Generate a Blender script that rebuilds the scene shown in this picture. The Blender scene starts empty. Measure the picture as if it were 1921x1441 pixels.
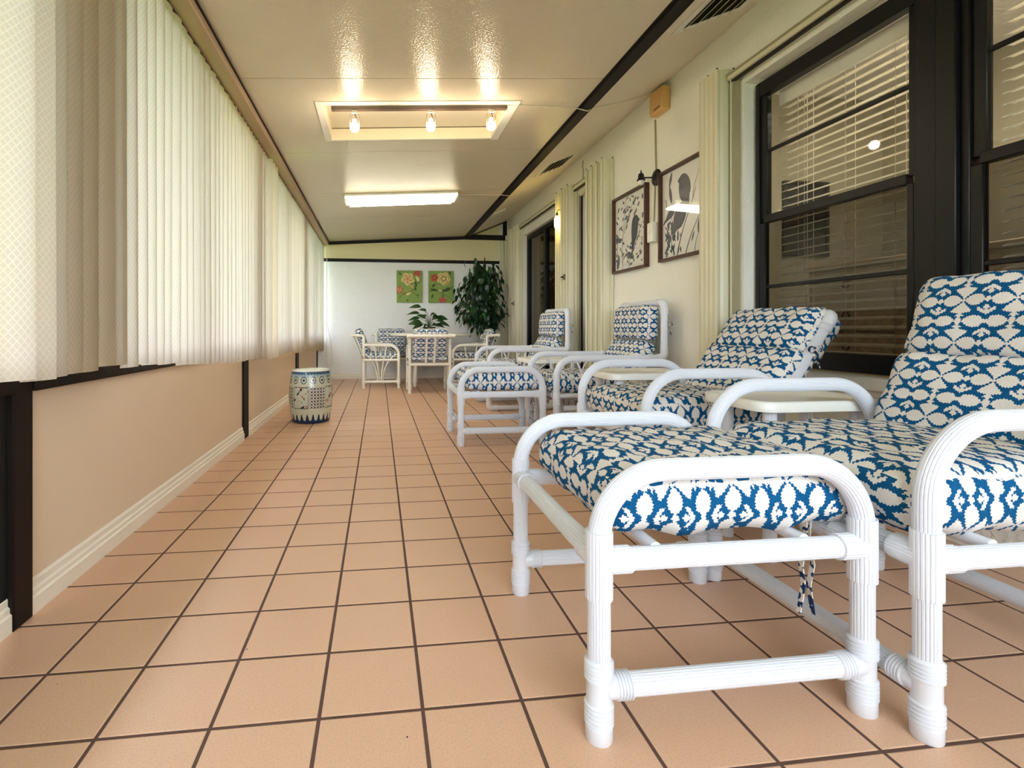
import bpy, bmesh, math, random
from math import sin, cos, pi, radians, sqrt, atan2
from mathutils import Vector, Matrix

random.seed(7)
sc = bpy.context.scene
C = sc.collection

# ------------------------------------------------------------------ camera
TL = 0.208                       # floor tile pitch
CAMZ = 3.7428 * TL
YAW = 0.1234
cam_d = bpy.data.cameras.new('camera')
cam = bpy.data.objects.new('camera', cam_d)
C.objects.link(cam)
cam.location = (0, 0, CAMZ)
cam.rotation_euler = (pi / 2, 0, -YAW)
cam_d.sensor_fit = 'HORIZONTAL'
cam_d.sensor_width = 36
cam_d.lens = 36 * 952.32 / 1921
cam_d.shift_x = (960.5 - 829.14) / 1921
cam_d.shift_y = -(720.5 - 617.02) / 1921
cam_d.clip_start = 0.02
sc.camera = cam

# ------------------------------------------------------------------ daylight
world = bpy.data.worlds.new('world')
sc.world = world
world.use_nodes = True
wn = world.node_tree
bg = wn.nodes['Background']
bg.inputs['Color'].default_value = (0.80, 0.90, 1.0, 1)
bg.inputs['Strength'].default_value = 10.5

def portal(name, loc, rot, sx, sy):
    l = bpy.data.lights.new(name, 'AREA')
    l.shape = 'RECTANGLE'; l.size = sx; l.size_y = sy
    l.cycles.is_portal = True
    o = bpy.data.objects.new(name, l)
    o.location = loc; o.rotation_euler = rot
    C.objects.link(o)
# light portals in the window openings (they guide the sky light, they emit nothing)
portal('window_portal', (-1.06, 3.2, 1.38), (0, -pi / 2, 0), 1.5, 9.6)
portal('end_window_portal', (0.575, -1.82, 1.475), (pi / 2, 0, 0), 2.4, 1.4)

sc.view_settings.view_transform = 'Standard'
sc.view_settings.look = 'None'
sc.view_settings.exposure = 0.5
sc.view_settings.gamma = 1.0
sc.view_settings.use_curve_mapping = False
sc.cycles.max_bounces = 7
sc.cycles.diffuse_bounces = 4
sc.cycles.glossy_bounces = 3
sc.cycles.transparent_max_bounces = 12
sc.cycles.use_adaptive_sampling = True
sc.cycles.adaptive_threshold = 0.12
sc.cycles.adaptive_min_samples = 16
sc.cycles.sample_clamp_indirect = 6.0
sc.cycles.caustics_reflective = False
sc.cycles.caustics_refractive = False

# ------------------------------------------------------------------ material helpers
class NT:
    """small wrapper for building node trees"""
    def __init__(self, name):
        self.m = bpy.data.materials.new(name)
        self.m.use_nodes = True
        self.t = self.m.node_tree
        self.p = self.t.nodes['Principled BSDF']
        self.out = self.t.nodes['Material Output']
    def n(self, typ, **kw):
        nd = self.t.nodes.new(typ)
        for k, v in kw.items():
            setattr(nd, k, v)
        return nd
    def l(self, a, b):
        self.t.links.new(a, b)
    def put(self, sock, v):
        if isinstance(v, (int, float)):
            sock.default_value = v
        elif isinstance(v, (tuple, list)):
            sock.default_value = v
        else:
            self.l(v, sock)
    def math(self, op, a, b=None, c=None):
        nd = self.n('ShaderNodeMath', operation=op)
        self.put(nd.inputs[0], a)
        if b is not None: self.put(nd.inputs[1], b)
        if c is not None: self.put(nd.inputs[2], c)
        return nd.outputs[0]
    def mix(self, f, a, b):
        nd = self.n('ShaderNodeMix', data_type='RGBA')
        self.put(nd.inputs[0], f)
        self.put(nd.inputs[6], a if not (isinstance(a, tuple) and len(a) == 3) else a + (1,))
        self.put(nd.inputs[7], b if not (isinstance(b, tuple) and len(b) == 3) else b + (1,))
        return nd.outputs[2]
    def noise(self, vec, scale, detail=2, rough=0.5):
        nd = self.n('ShaderNodeTexNoise')
        nd.inputs['Scale'].default_value = scale
        nd.inputs['Detail'].default_value = detail
        nd.inputs['Roughness'].default_value = rough
        if vec is not None: self.l(vec, nd.inputs['Vector'])
        return nd.outputs['Fac']
    def obj(self):
        return self.n('ShaderNodeTexCoord').outputs['Object']
    def pos(self):
        return self.n('ShaderNodeNewGeometry').outputs['Position']
    def uv(self):
        return self.n('ShaderNodeTexCoord').outputs['UV']
    def sep(self, v):
        nd = self.n('ShaderNodeSeparateXYZ'); self.l(v, nd.inputs[0]); return nd.outputs
    def ramp(self, f, stops, interp='LINEAR'):
        nd = self.n('ShaderNodeValToRGB')
        nd.color_ramp.interpolation = interp
        el = nd.color_ramp.elements
        while len(el) < len(stops): el.new(0.5)
        for e, (p, c) in zip(el, stops):
            e.position = p; e.color = c if len(c) == 4 else tuple(c) + (1,)
        self.put(nd.inputs[0], f)
        return nd.outputs[0]
    def curve(self, f, pts):
        nd = self.n('ShaderNodeFloatCurve')
        cu = nd.mapping.curves[0]
        while len(cu.points) < len(pts): cu.points.new(0.5, 0.5)
        for p, (x, y) in zip(cu.points, pts):
            p.location = (x, y); p.handle_type = 'VECTOR'
        nd.mapping.update()
        self.put(nd.inputs['Value'], f)
        return nd.outputs[0]
    def bump(self, h, strength=0.3, dist=0.01):
        nd = self.n('ShaderNodeBump')
        nd.inputs['Strength'].default_value = strength
        nd.inputs['Distance'].default_value = dist
        self.l(h, nd.inputs['Height'])
        self.l(nd.outputs[0], self.p.inputs['Normal'])

MATS = {}
def simple(name, col, rough=0.5, metal=0.0, var=0.06, scale=14, bump=0.0, bscale=60, spec=0.5, emit=None, estr=0):
    """principled material with a slight procedural variation"""
    if name in MATS: return MATS[name]
    t = NT(name)
    f = t.noise(t.obj(), scale, 3)
    c2 = tuple(max(0, x * (1 - var)) for x in col)
    c1 = tuple(min(1, x * (1 + var)) for x in col)
    t.put(t.p.inputs['Base Color'], t.mix(f, c2, c1))
    t.p.inputs['Roughness'].default_value = rough
    t.p.inputs['Metallic'].default_value = metal
    t.p.inputs['Specular IOR Level'].default_value = spec
    if bump:
        t.bump(t.noise(t.obj(), bscale, 3), bump, 0.01)
    if emit:
        t.p.inputs['Emission Color'].default_value = emit + (1,)
        t.p.inputs['Emission Strength'].default_value = estr
    MATS[name] = t.m
    return t.m

def srgb(r, g, b):
    f = lambda c: (c / 255 / 12.92) if c / 255 <= 0.04045 else ((c / 255 + 0.055) / 1.055) ** 2.4
    return (f(r), f(g), f(b))

def mat_fabric():
    t = NT('ikat_fabric')
    P = 0.126
    uvs = t.sep(t.uv())
    u0 = t.math('DIVIDE', uvs[0], P); v0 = t.math('DIVIDE', uvs[1], P)
    # jagged weave steps
    tri = lambda s, k: t.math('SUBTRACT', t.math('PINGPONG', t.math('MULTIPLY', s, k), 0.5), 0.25)
    u1 = t.math('ADD', u0, t.math('MULTIPLY', tri(v0, 23.0), 0.048))
    v1 = t.math('ADD', v0, t.math('MULTIPLY', tri(u0, 19.0), 0.05))
    x = t.math('PINGPONG', u1, 0.5)
    y = t.math('PINGPONG', v1, 0.5)
    X2 = t.math('MULTIPLY', x, 2.0); Y2 = t.math('MULTIPLY', y, 2.0)
    xp = t.math('SUBTRACT', 0.5, x); yp = t.math('SUBTRACT', 0.5, y)
    hA = t.curve(X2, [(0, 0.028), (0.06, 0.015), (0.22, 0.085), (0.36, 0.125), (0.5, 0.135), (0.66, 0.125), (0.8, 0.075), (0.87, 0.01), (0.89, 0.0), (1, 0.0)])
    hB = t.curve(X2, [(0, 0.0), (0.13, 0.0), (0.2, 0.04), (0.34, 0.1), (0.54, 0.135), (0.7, 0.12), (0.8, 0.125), (0.9, 0.045), (1, 0.04)])
    wL = t.curve(Y2, [(0, 0.03), (0.07, 0.012), (0.11, 0.02), (0.28, 0.1), (0.42, 0.175), (0.52, 0.215), (0.57, 0.19), (0.63, 0.06), (0.655, 0.025), (0.76, 0.1), (0.785, 0.035), (0.83, 0.025), (0.95, 0.065), (1, 0.06)])
    wS = t.curve(Y2, [(0, 0.075), (0.1, 0.03), (0.15, 0.0), (0.24, 0.0), (0.3, 0.035), (0.38, 0.07), (0.46, 0.03), (0.5, 0.02), (0.56, 0.03), (0.6, 0.0), (1, 0.0)])
    a = t.math('LESS_THAN', y, hA)
    b = t.math('LESS_THAN', yp, hB)
    c = t.math('LESS_THAN', x, wL)
    d = t.math('LESS_THAN', xp, wS)
    ch = t.math('ABSOLUTE', t.math('SUBTRACT', t.math('ADD', y, t.math('MULTIPLY', xp, 0.62)), 0.315))
    e = t.math('MULTIPLY', t.math('LESS_THAN', ch, 0.04), t.math('LESS_THAN', xp, 0.17))
    w = t.math('MAXIMUM', t.math('MAXIMUM', a, b), t.math('MAXIMUM', t.math('MAXIMUM', c, d), e))
    nb = t.noise(t.uv(), 160, 3)
    blue = t.mix(nb, srgb(4, 70, 116), srgb(18, 100, 150))
    white = t.mix(nb, srgb(222, 215, 206), srgb(244, 240, 236))
    t.put(t.p.inputs['Base Color'], t.mix(w, blue, white))
    t.p.inputs['Roughness'].default_value = 0.9
    t.p.inputs['Specular IOR Level'].default_value = 0.15
    wv = t.n('ShaderNodeTexWave'); wv.inputs['Scale'].default_value = 420
    t.l(t.uv(), wv.inputs['Vector'])
    t.bump(t.math('ADD', t.math('MULTIPLY', wv.outputs['Fac'], 0.4), t.noise(t.uv(), 60, 3)), 0.35, 0.002)
    return t.m

def mat_tile():
    t = NT('terracotta_tile')
    info = t.n('ShaderNodeObjectInfo')
    pos = t.pos()
    f = t.noise(pos, 2.2, 4, 0.6)
    g = t.noise(pos, 260, 2, 0.6)
    col = t.mix(f, srgb(213, 170, 141), srgb(226, 184, 155))
    col = t.mix(t.math('MULTIPLY', info.outputs['Random'], 0.35), col, srgb(222, 183, 152))
    sp = t.ramp(g, [(0.36, (0.78, 0.78, 0.78)), (0.5, (1, 1, 1)), (0.66, (1.0, 1.0, 1.0))])
    mm = t.n('ShaderNodeMix', data_type='RGBA', blend_type='MULTIPLY'); mm.inputs[0].default_value = 0.6
    t.l(col, mm.inputs[6]); t.l(sp, mm.inputs[7])
    v = t.n('ShaderNodeTexVoronoi'); v.inputs['Scale'].default_value = 16; t.l(pos, v.inputs['Vector'])
    sep = t.n('ShaderNodeSeparateColor'); t.l(v.outputs['Color'], sep.inputs[0])
    dot = t.math('MULTIPLY', t.math('LESS_THAN', v.outputs['Distance'], 0.035), t.math('GREATER_THAN', sep.outputs[0], 0.72))
    t.put(t.p.inputs['Base Color'], t.mix(dot, mm.outputs[2], srgb(70, 40, 28)))
    t.put(t.p.inputs['Roughness'], t.math('ADD', 0.3, t.math('MULTIPLY', f, 0.22)))
    t.p.inputs['Specular IOR Level'].default_value = 0.45
    t.bump(t.noise(pos, 500, 2), 0.06, 0.002)
    return t.m

def mat_stucco(name, col, scale=34, strength=0.5, var=0.05):
    t = NT(name)
    pos = t.pos()
    n1 = t.noise(pos, scale, 4, 0.55)
    r = t.ramp(n1, [(0.42, (0, 0, 0)), (0.6, (1, 1, 1))])
    t.put(t.p.inputs['Base Color'], t.mix(t.noise(pos, 1.3, 3), tuple(c * (1 - var) for c in col), tuple(min(1, c * (1 + var)) for c in col)))
    t.p.inputs['Roughness'].default_value = 0.82
    t.p.inputs['Specular IOR Level'].default_value = 0.2
    t.bump(r, strength, 0.004)
    return t.m

def mat_ceiling():
    t = NT('embossed_ceiling_panel')
    pos = t.pos()
    v = t.n('ShaderNodeTexVoronoi'); v.inputs['Scale'].default_value = 130; t.l(pos, v.inputs['Vector'])
    h = t.math('ADD', v.outputs['Distance'], t.math('MULTIPLY', t.noise(pos, 90, 3), 0.8))
    t.put(t.p.inputs['Base Color'], t.mix(t.noise(pos, 2, 3), srgb(214, 201, 180), srgb(226, 214, 194)))
    t.p.inputs['Roughness'].default_value = 0.22
    t.p.inputs['Specular IOR Level'].default_value = 0.55
    t.bump(h, 0.42, 0.003)
    return t.m

def mat_blind():
    t = NT('lace_blind_fabric')
    uvs = t.sep(t.uv())
    # lattice of crossing diagonal lines running down the slat
    s = t.math('MULTIPLY', uvs[0], 58.0); q = t.math('MULTIPLY', uvs[1], 46.0)
    d1 = t.math('PINGPONG', t.math('ADD', s, q), 0.5)
    d2 = t.math('PINGPONG', t.math('SUBTRACT', s, q), 0.5)
    w1 = t.math('LESS_THAN', d1, 0.1); w2 = t.math('LESS_THAN', d2, 0.1)
    nz = t.noise(t.uv(), 240, 2)
    pat = t.math('MULTIPLY', t.math('MAXIMUM', w1, w2), t.math('ADD', 0.55, t.math('MULTIPLY', nz, 0.6)))
    colT = t.mix(pat, srgb(224, 214, 203), srgb(231, 222, 212))
    colD = t.mix(pat, srgb(190, 173, 146), srgb(198, 182, 156))
    tr = t.n('ShaderNodeBsdfTranslucent'); t.put(tr.inputs[0], colT)
    di = t.n('ShaderNodeBsdfDiffuse'); t.put(di.inputs[0], colD)
    mx = t.n('ShaderNodeMixShader')
    t.put(mx.inputs[0], t.math('ADD', 0.17, t.math('MULTIPLY', pat, 0.06)))
    t.l(di.outputs[0], mx.inputs[1]); t.l(tr.outputs[0], mx.inputs[2])
    t.l(mx.outputs[0], t.out.inputs[0])
    return t.m

def mat_glass(name, tint=(1, 1, 1), refl=1.0, rough=0.02):
    t = NT(name)
    tr = t.n('ShaderNodeBsdfTransparent'); tr.inputs[0].default_value = tint + (1,)
    gl = t.n('ShaderNodeBsdfGlossy'); gl.inputs['Roughness'].default_value = rough
    lw = t.n('ShaderNodeLayerWeight'); lw.inputs[0].default_value = 0.5
    fr = t.math('ADD', 0.035, t.math('MULTIPLY', t.math('POWER', lw.outputs['Facing'], 5.0), 0.9))
    nz = t.noise(t.pos(), 3, 2)
    mx = t.n('ShaderNodeMixShader')
    t.put(mx.inputs[0], t.math('MULTIPLY', fr, t.math('ADD', refl * 0.95, t.math('MULTIPLY', nz, refl * 0.1))))
    t.l(tr.outputs[0], mx.inputs[1]); t.l(gl.outputs[0], mx.inputs[2])
    t.l(mx.outputs[0], t.out.inputs[0])
    return t.m

def mat_emit(name, col, strength):
    t = NT(name)
    t.p.inputs['Base Color'].default_value = col + (1,)
    f = t.noise(t.obj(), 8, 2)
    t.put(t.p.inputs['Emission Color'], t.mix(f, tuple(c * 0.96 for c in col), col))
    t.p.inputs['Emission Strength'].default_value = strength
    return t.m

def mat_wood(name, c1, c2, scale=18, rough=0.45):
    t = NT(name)
    mp = t.n('ShaderNodeMapping'); mp.inputs['Scale'].default_value = (1, 1, 0.08)
    t.l(t.obj(), mp.inputs[0])
    t.put(t.p.inputs['Base Color'], t.mix(t.noise(mp.outputs[0], scale * 3, 5, 0.6), c1, c2))
    t.p.inputs['Roughness'].default_value = rough
    return t.m

def mat_stool():
    t = NT('painted_porcelain')
    x, y, z = t.sep(t.obj())[:3]
    th = t.math('ARCTAN2', y, x)
    base = t.mix(t.noise(t.obj(), 12, 3), srgb(184, 184, 164), srgb(206, 206, 188))
    blue = t.mix(t.noise(t.obj(), 60, 3), srgb(28, 48, 84), srgb(70, 100, 130))
    ink = srgb(38, 46, 52)
    rng = lambda s, lo, hi: t.math('MULTIPLY', t.math('GREATER_THAN', s, lo), t.math('LESS_THAN', s, hi))
    # top band and foot band
    col = t.mix(rng(z, 0.398, 0.425), base, blue)
    zig = t.math('MULTIPLY', t.math('ABSOLUTE', t.math('SINE', t.math('MULTIPLY', th, 20.0))), 0.012)
    col = t.mix(rng(t.math('ADD', z, zig), 0.39, 0.412), col, srgb(150, 170, 176))
    col = t.mix(t.math('LESS_THAN', z, 0.03), col, blue)
    # petals standing on the foot band
    pt = t.math('POWER', t.math('ABSOLUTE', t.math('SINE', t.math('MULTIPLY', th, 11.0))), 3.0)
    pm = t.math('LESS_THAN', z, t.math('ADD', 0.02, t.math('MULTIPLY', pt, 0.06)))
    col = t.mix(pm, col, t.mix(t.math('MULTIPLY', z, 12.0), srgb(30, 50, 90), srgb(24, 34, 30)))
    # medallions
    k = 14.0 / (2 * pi)
    fx = t.math('SUBTRACT', t.math('FRACT', t.math('MULTIPLY', th, k)), 0.5)
    dx = t.math('MULTIPLY', fx, 0.075)
    dz = t.math('SUBTRACT', z, 0.358)
    rad = t.math('SQRT', t.math('ADD', t.math('MULTIPLY', dx, dx), t.math('MULTIPLY', dz, t.math('MULTIPLY', dz, 0.7))))
    col = t.mix(rng(rad, 0.020, 0.0255), col, ink)
    col = t.mix(t.math('LESS_THAN', rad, 0.010), col, srgb(60, 80, 100))
    # four lattice panels and four flower panels
    q = t.math('FRACT', t.math('ADD', t.math('MULTIPLY', th, 4.0 / (2 * pi)), 0.12))
    zin = rng(z, 0.125, 0.305)
    lat = t.math('MULTIPLY', zin, t.math('LESS_THAN', q, 0.46))
    gx = t.math('SUBTRACT', t.math('FRACT', t.math('MULTIPLY', th, 7.0)), 0.5)
    gz = t.math('SUBTRACT', t.math('FRACT', t.math('MULTIPLY', z, 40.0)), 0.5)
    sgn = t.math('ABSOLUTE', t.math('SUBTRACT', t.math('ABSOLUTE', gx), t.math('ABSOLUTE', gz)))
    hole = t.math('MULTIPLY', t.math('LESS_THAN', sgn, 0.17), t.math('LESS_THAN', t.math('ADD', t.math('ABSOLUTE', gx), t.math('ABSOLUTE', gz)), 0.78))
    col = t.mix(lat, col, srgb(214, 208, 194))
    col = t.mix(t.math('MULTIPLY', lat, hole), col, srgb(36, 24, 26))  # pierced openings drawn in dark colour, their shade painted in
    flo = t.math('MULTIPLY', zin, rng(q, 0.5, 0.98))
    inner = t.math('MULTIPLY', rng(z, 0.131, 0.299), rng(q, 0.513, 0.967))
    col = t.mix(t.math('SUBTRACT', flo, inner), col, srgb(90, 104, 90))
    n1 = t.noise(t.obj(), 24, 1); n2 = t.noise(t.obj(), 31, 1)
    col = t.mix(t.math('MULTIPLY', inner, t.math('GREATER_THAN', n1, 0.62)), col, srgb(176, 130, 112))
    col = t.mix(t.math('MULTIPLY', inner, t.math('GREATER_THAN', n2, 0.63)), col, srgb(26, 44, 54))
    t.put(t.p.inputs['Base Color'], col)
    t.p.inputs['Roughness'].default_value = 0.15
    return t.m

M_FAB = mat_fabric()
M_TILE = mat_tile()
M_GROUT = simple('dark_grout', srgb(92, 66, 56), 0.9, var=0.15, scale=40)
M_PVC = simple('white_pvc', srgb(222, 224, 231), 0.28, var=0.015, scale=30)
M_PVC2 = simple('cream_pvc', srgb(243, 238, 226), 0.3, var=0.015, scale=30)
M_TABLE = simple('white_resin', srgb(240, 238, 230), 0.3, var=0.02, scale=12)
M_KNEE = mat_stucco('cream_metal_panel', srgb(230, 208, 184), 3, 0.03, 0.03)
M_STUC = mat_stucco('white_stucco', srgb(242, 242, 242), 34, 0.6)
M_WALLR = mat_stucco('cream_plaster', srgb(246, 243, 230), 40, 0.35)
M_UPPER = mat_stucco('cream_upper_panel', srgb(226, 214, 172), 3, 0.03, 0.03)
M_CEIL = mat_ceiling()
M_HOUSE = mat_stucco('house_wall_paint', srgb(150, 142, 118), 40, 0.1)
M_SOFF = mat_stucco('soffit_paint', srgb(240, 230, 212), 60, 0.15, 0.03)
M_BRONZE = simple('dark_bronze_trim', srgb(20, 12, 9), 0.55, var=0.3, scale=9, spec=0.25)
M_BLACK = simple('black_panel', srgb(9, 9, 9), 0.6, var=0.3, scale=5)
M_FRAME = simple('window_black', srgb(13, 11, 11), 0.45, var=0.25, scale=8, spec=0.3)
M_BASE = simple('baseboard_paint', srgb(244, 236, 224), 0.35, var=0.03, scale=6)
M_TRACK = simple('blind_track_paint', srgb(186, 156, 130), 0.4, var=0.06, scale=6)
M_SHUT = simple('beige_shutter_paint', srgb(220, 214, 184), 0.42, var=0.05, scale=5)
M_SHUTD = simple('shutter_channel_paint', srgb(164, 154, 122), 0.5, var=0.06, scale=5)
M_BLIND = mat_blind()
M_GLASS = mat_glass('clear_glass')
M_GLASS2 = mat_glass('screened_glass', (0.62, 0.6, 0.58), 0.9)
M_SLAT = simple('ivory_slat', srgb(244, 240, 222), 0.45, var=0.03, scale=8)
M_CORD = simple('white_cord', srgb(225, 215, 198), 0.7)
M_DKMETAL = simple('black_metal', srgb(18, 16, 16), 0.45, var=0.2)
M_WHITE = simple('white_paint', srgb(244, 242, 234), 0.4, var=0.02)
M_GREY = simple('grey_metal', srgb(120, 112, 102), 0.4, 0.3, var=0.08)
M_LEAF = simple('ficus_leaf', srgb(20, 52, 26), 0.32, var=0.4, scale=5)
M_LEAF2 = simple('ficus_leaf_light', srgb(44, 92, 42), 0.35, var=0.3, scale=5)
M_PLANT = simple('houseplant_leaf', srgb(40, 74, 34), 0.35, var=0.4, scale=8)
M_BARK = simple('bark', srgb(112, 84, 62), 0.85, var=0.3, scale=30)
M_WOODF = mat_wood('walnut_frame', srgb(58, 32, 22), srgb(96, 58, 40))
M_PAPER = simple('print_paper', srgb(246, 243, 234), 0.35, var=0.03, scale=3)
M_INK = simple('ink_grey', srgb(92, 92, 102), 0.5, var=0.25, scale=9)
M_INK2 = simple('ink_blue', srgb(58, 66, 88), 0.5, var=0.3, scale=9)

# ------------------------------------------------------------------ mesh helpers
class MB:
    def __init__(self):
        self.v = []; self.f = []
    def add(self, vs, fs):
        o = len(self.v)
        self.v += [tuple(p) for p in vs]
        self.f += [tuple(i + o for i in f) for f in fs]
        return self
    def box(self, x0, y0, z0, x1, y1, z1, b=0.0):
        """box with chamfered edges"""
        if x1 < x0: x0, x1 = x1, x0
        if y1 < y0: y0, y1 = y1, y0
        if z1 < z0: z0, z1 = z1, z0
        b = min(b, (x1 - x0) * .45, (y1 - y0) * .45, (z1 - z0) * .45)
        if b <= 0:
            vs = [(x, y, z) for z in (z0, z1) for y in (y0, y1) for x in (x0, x1)]
            fs = [(0, 2, 3, 1), (4, 5, 7, 6), (0, 1, 5, 4), (2, 6, 7, 3), (0, 4, 6, 2), (1, 3, 7, 5)]
            return self.add(vs, fs)
        bm = bmesh.new()
        bmesh.ops.create_cube(bm, size=1)
        for v in bm.verts:
            v.co = Vector(((x0 + x1) / 2 + v.co.x * (x1 - x0), (y0 + y1) / 2 + v.co.y * (y1 - y0), (z0 + z1) / 2 + v.co.z * (z1 - z0)))
        bmesh.ops.bevel(bm, geom=bm.edges[:], offset=b, segments=1, affect='EDGES')
        bm.verts.index_update()
        self.add([v.co[:] for v in bm.verts], [[v.index for v in f.verts] for f in bm.faces])
        bm.free()
        return self
    def sweep(self, pts, section, up=None, cap=True, radii=None):
        """sweep a closed 2-D section along points with parallel transport"""
        pts = [Vector(p) for p in pts]
        n = len(pts); m = len(section)
        tans = []
        for i in range(n):
            a = pts[max(0, i - 1)]; b = pts[min(n - 1, i + 1)]
            tans.append((b - a).normalized())
        t0 = tans[0]
        ref = Vector(up) if up else (Vector((0, 0, 1)) if abs(t0.z) < 0.9 else Vector((1, 0, 0)))
        nr = (ref - t0 * ref.dot(t0)).normalized()
        vs = []
        for i in range(n):
            if i:
                q = tans[i - 1].rotation_difference(tans[i])
                nr = q @ nr
                nr = (nr - tans[i] * nr.dot(tans[i])).normalized()
            bn = tans[i].cross(nr)
            k = radii[i] if radii else 1.0
            for (a, b) in section:
                vs.append(pts[i] + nr * (a * k) + bn * (b * k))
        fs = []
        for i in range(n - 1):
            for j in range(m):
                j2 = (j + 1) % m
                fs.append((i * m + j, i * m + j2, (i + 1) * m + j2, (i + 1) * m + j))
        if cap:
            fs.append(tuple(reversed(range(m))))
            fs.append(tuple(range((n - 1) * m, n * m)))
        return self.add(vs, fs)
    def lathe(self, prof, seg=32, origin=(0, 0, 0), axis=(0, 0, 1)):
        """profile of (radius, height) pairs turned about an axis"""
        ax = Vector(axis).normalized(); o = Vector(origin)
        ref = Vector((1, 0, 0)) if abs(ax.x) < 0.9 else Vector((0, 1, 0))
        a = (ref - ax * ref.dot(ax)).normalized(); b = ax.cross(a)
        vs = []
        for (r, h) in prof:
            for j in range(seg):
                t = 2 * pi * j / seg
                vs.append(o + ax * h + (a * cos(t) + b * sin(t)) * r)
        fs = []
        for i in range(len(prof) - 1):
            for j in range(seg):
                j2 = (j + 1) % seg
                fs.append((i * seg + j, i * seg + j2, (i + 1) * seg + j2, (i + 1) * seg + j))
        fs.append(tuple(reversed(range(seg))))
        fs.append(tuple(range((len(prof) - 1) * seg, len(prof) * seg)))
        return self.add(vs, fs)
    def prism(self, poly, z0, z1):
        """polygon in XY pushed up from z0 to z1"""
        n = len(poly)
        vs = [(x, y, z0) for x, y in poly] + [(x, y, z1) for x, y in poly]
        fs = [tuple(reversed(range(n))), tuple(range(n, 2 * n))]
        fs += [(i, (i + 1) % n, n + (i + 1) % n, n + i) for i in range(n)]
        return self.add(vs, fs)
    def xform(self, fn):
        self.v = [tuple(fn(Vector(p))) for p in self.v]
        return self
    def mesh(self, name, mat, smooth=True, ang=40):
        me = bpy.data.meshes.new(name)
        me.from_pydata(self.v, [], self.f)
        me.materials.append(mat)
        if smooth:
            me.shade_smooth()
            me.set_sharp_from_angle(angle=radians(ang))
        me.update()
        return me
    def build(self, name, mat, parent=None, smooth=True, ang=40):
        return link(name, self.mesh(name, mat, smooth, ang), parent)

def link(name, me, parent=None):
    o = bpy.data.objects.new(name, me)
    C.objects.link(o)
    if parent: o.parent = parent
    return o

def thing(name, label, cat, loc=(0, 0, 0), rz=0, group=None):
    o = bpy.data.objects.new(name, None)
    o.empty_display_size = 0.05
    C.objects.link(o)
    o.location = loc; o.rotation_euler = (0, 0, rz)
    return tag(o, label, cat, group)

def tag(o, label, cat, group=None):
    o['label'] = label; o['category'] = cat
    if group: o['group'] = group
    return o

def struct(o):
    o['kind'] = 'structure'
    return o

def dup(root, loc, rz=0, label=None, group=None):
    r = root.copy(); C.objects.link(r); r.location = loc; r.rotation_euler = (0, 0, rz)
    if label: r['label'] = label
    if group: r['group'] = group
    for ch in list(root.children):
        c = ch.copy(); C.objects.link(c); c.parent = r
        for g in list(ch.children):
            d = g.copy(); C.objects.link(d); d.parent = c
    return r

def circ(r, n=20):
    return [(r * cos(2 * pi * i / n), r * sin(2 * pi * i / n)) for i in range(n)]

def fluted(R, n=22, dep=0.0019):
    out = []
    for i in range(n):
        a0 = 2 * pi * i / n; st = 2 * pi / n
        for k, d in ((0.0, 1.0), (0.22, 0.1), (0.5, 0.0), (0.78, 0.1)):
            a = a0 + st * k; r = R - dep * d
            out.append((r * cos(a), r * sin(a)))
    return out

def fillet(pts, r, n=8):
    """round the inner corners of a polyline"""
    pts = [Vector(p) for p in pts]
    out = [pts[0]]
    for i in range(1, len(pts) - 1):
        p = pts[i]; a = (pts[i - 1] - p); b = (pts[i + 1] - p)
        rr = r[i - 1] if isinstance(r, (list, tuple)) else r
        ang = a.angle(b)
        d = min(rr / math.tan(ang / 2), a.length * 0.98, b.length * 0.98)
        rr = d * math.tan(ang / 2)
        a.normalize(); b.normalize()
        c = p + (a + b).normalized() * (rr / sin(ang / 2))
        s0 = p + a * d - c; s1 = p + b * d - c
        tot = s0.angle(s1); axn = s0.cross(s1).normalized()
        for k in range(n + 1):
            out.append(c + Matrix.Rotation(tot * k / n, 3, axn) @ s0)
    out.append(pts[-1])
    return out

def wall_grid(name, mat, us, ws, holes, to3, thick, parent=None):
    """slab cut on a grid: us x ws lines, holes listed as (u0,w0,u1,w1); to3(u,w,t) gives the point"""
    us = sorted(set(us + [h[0] for h in holes] + [h[2] for h in holes]))
    ws = sorted(set(ws + [h[1] for h in holes] + [h[3] for h in holes]))
    def solid(i, j):
        if i < 0 or j < 0 or i >= len(us) - 1 or j >= len(ws) - 1: return False
        cu = (us[i] + us[i + 1]) / 2; cw = (ws[j] + ws[j + 1]) / 2
        return not any(h[0] < cu < h[2] and h[1] < cw < h[3] for h in holes)
    idx = {}; vs = []; fs = []
    def V(i, j, t):
        k = (i, j, t)
        if k not in idx:
            idx[k] = len(vs); vs.append(to3(us[i], ws[j], t))
        return idx[k]
    for i in range(len(us) - 1):
        for j in range(len(ws) - 1):
            if not solid(i, j): continue
            for t, rv in ((0, 0), (thick, 1)):
                q = [V(i, j, t), V(i + 1, j, t), V(i + 1, j + 1, t), V(i, j + 1, t)]
                fs.append(tuple(q[::-1] if rv else q))
            for (di, dj, a, b) in ((-1, 0, (i, j), (i, j + 1)), (1, 0, (i + 1, j), (i + 1, j + 1)), (0, -1, (i, j), (i + 1, j)), (0, 1, (i, j + 1), (i + 1, j + 1))):
                if not solid(i + di, j + dj):
                    fs.append((V(*a, 0), V(*b, 0), V(*b, thick), V(*a, thick)))
    me = bpy.data.meshes.new(name)
    me.from_pydata(vs, [], fs)
    bm = bmesh.new(); bm.from_mesh(me); bmesh.ops.recalc_face_normals(bm, faces=bm.faces[:]); bm.to_mesh(me); bm.free()
    me.materials.append(mat)
    return link(name, me, parent)

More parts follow.
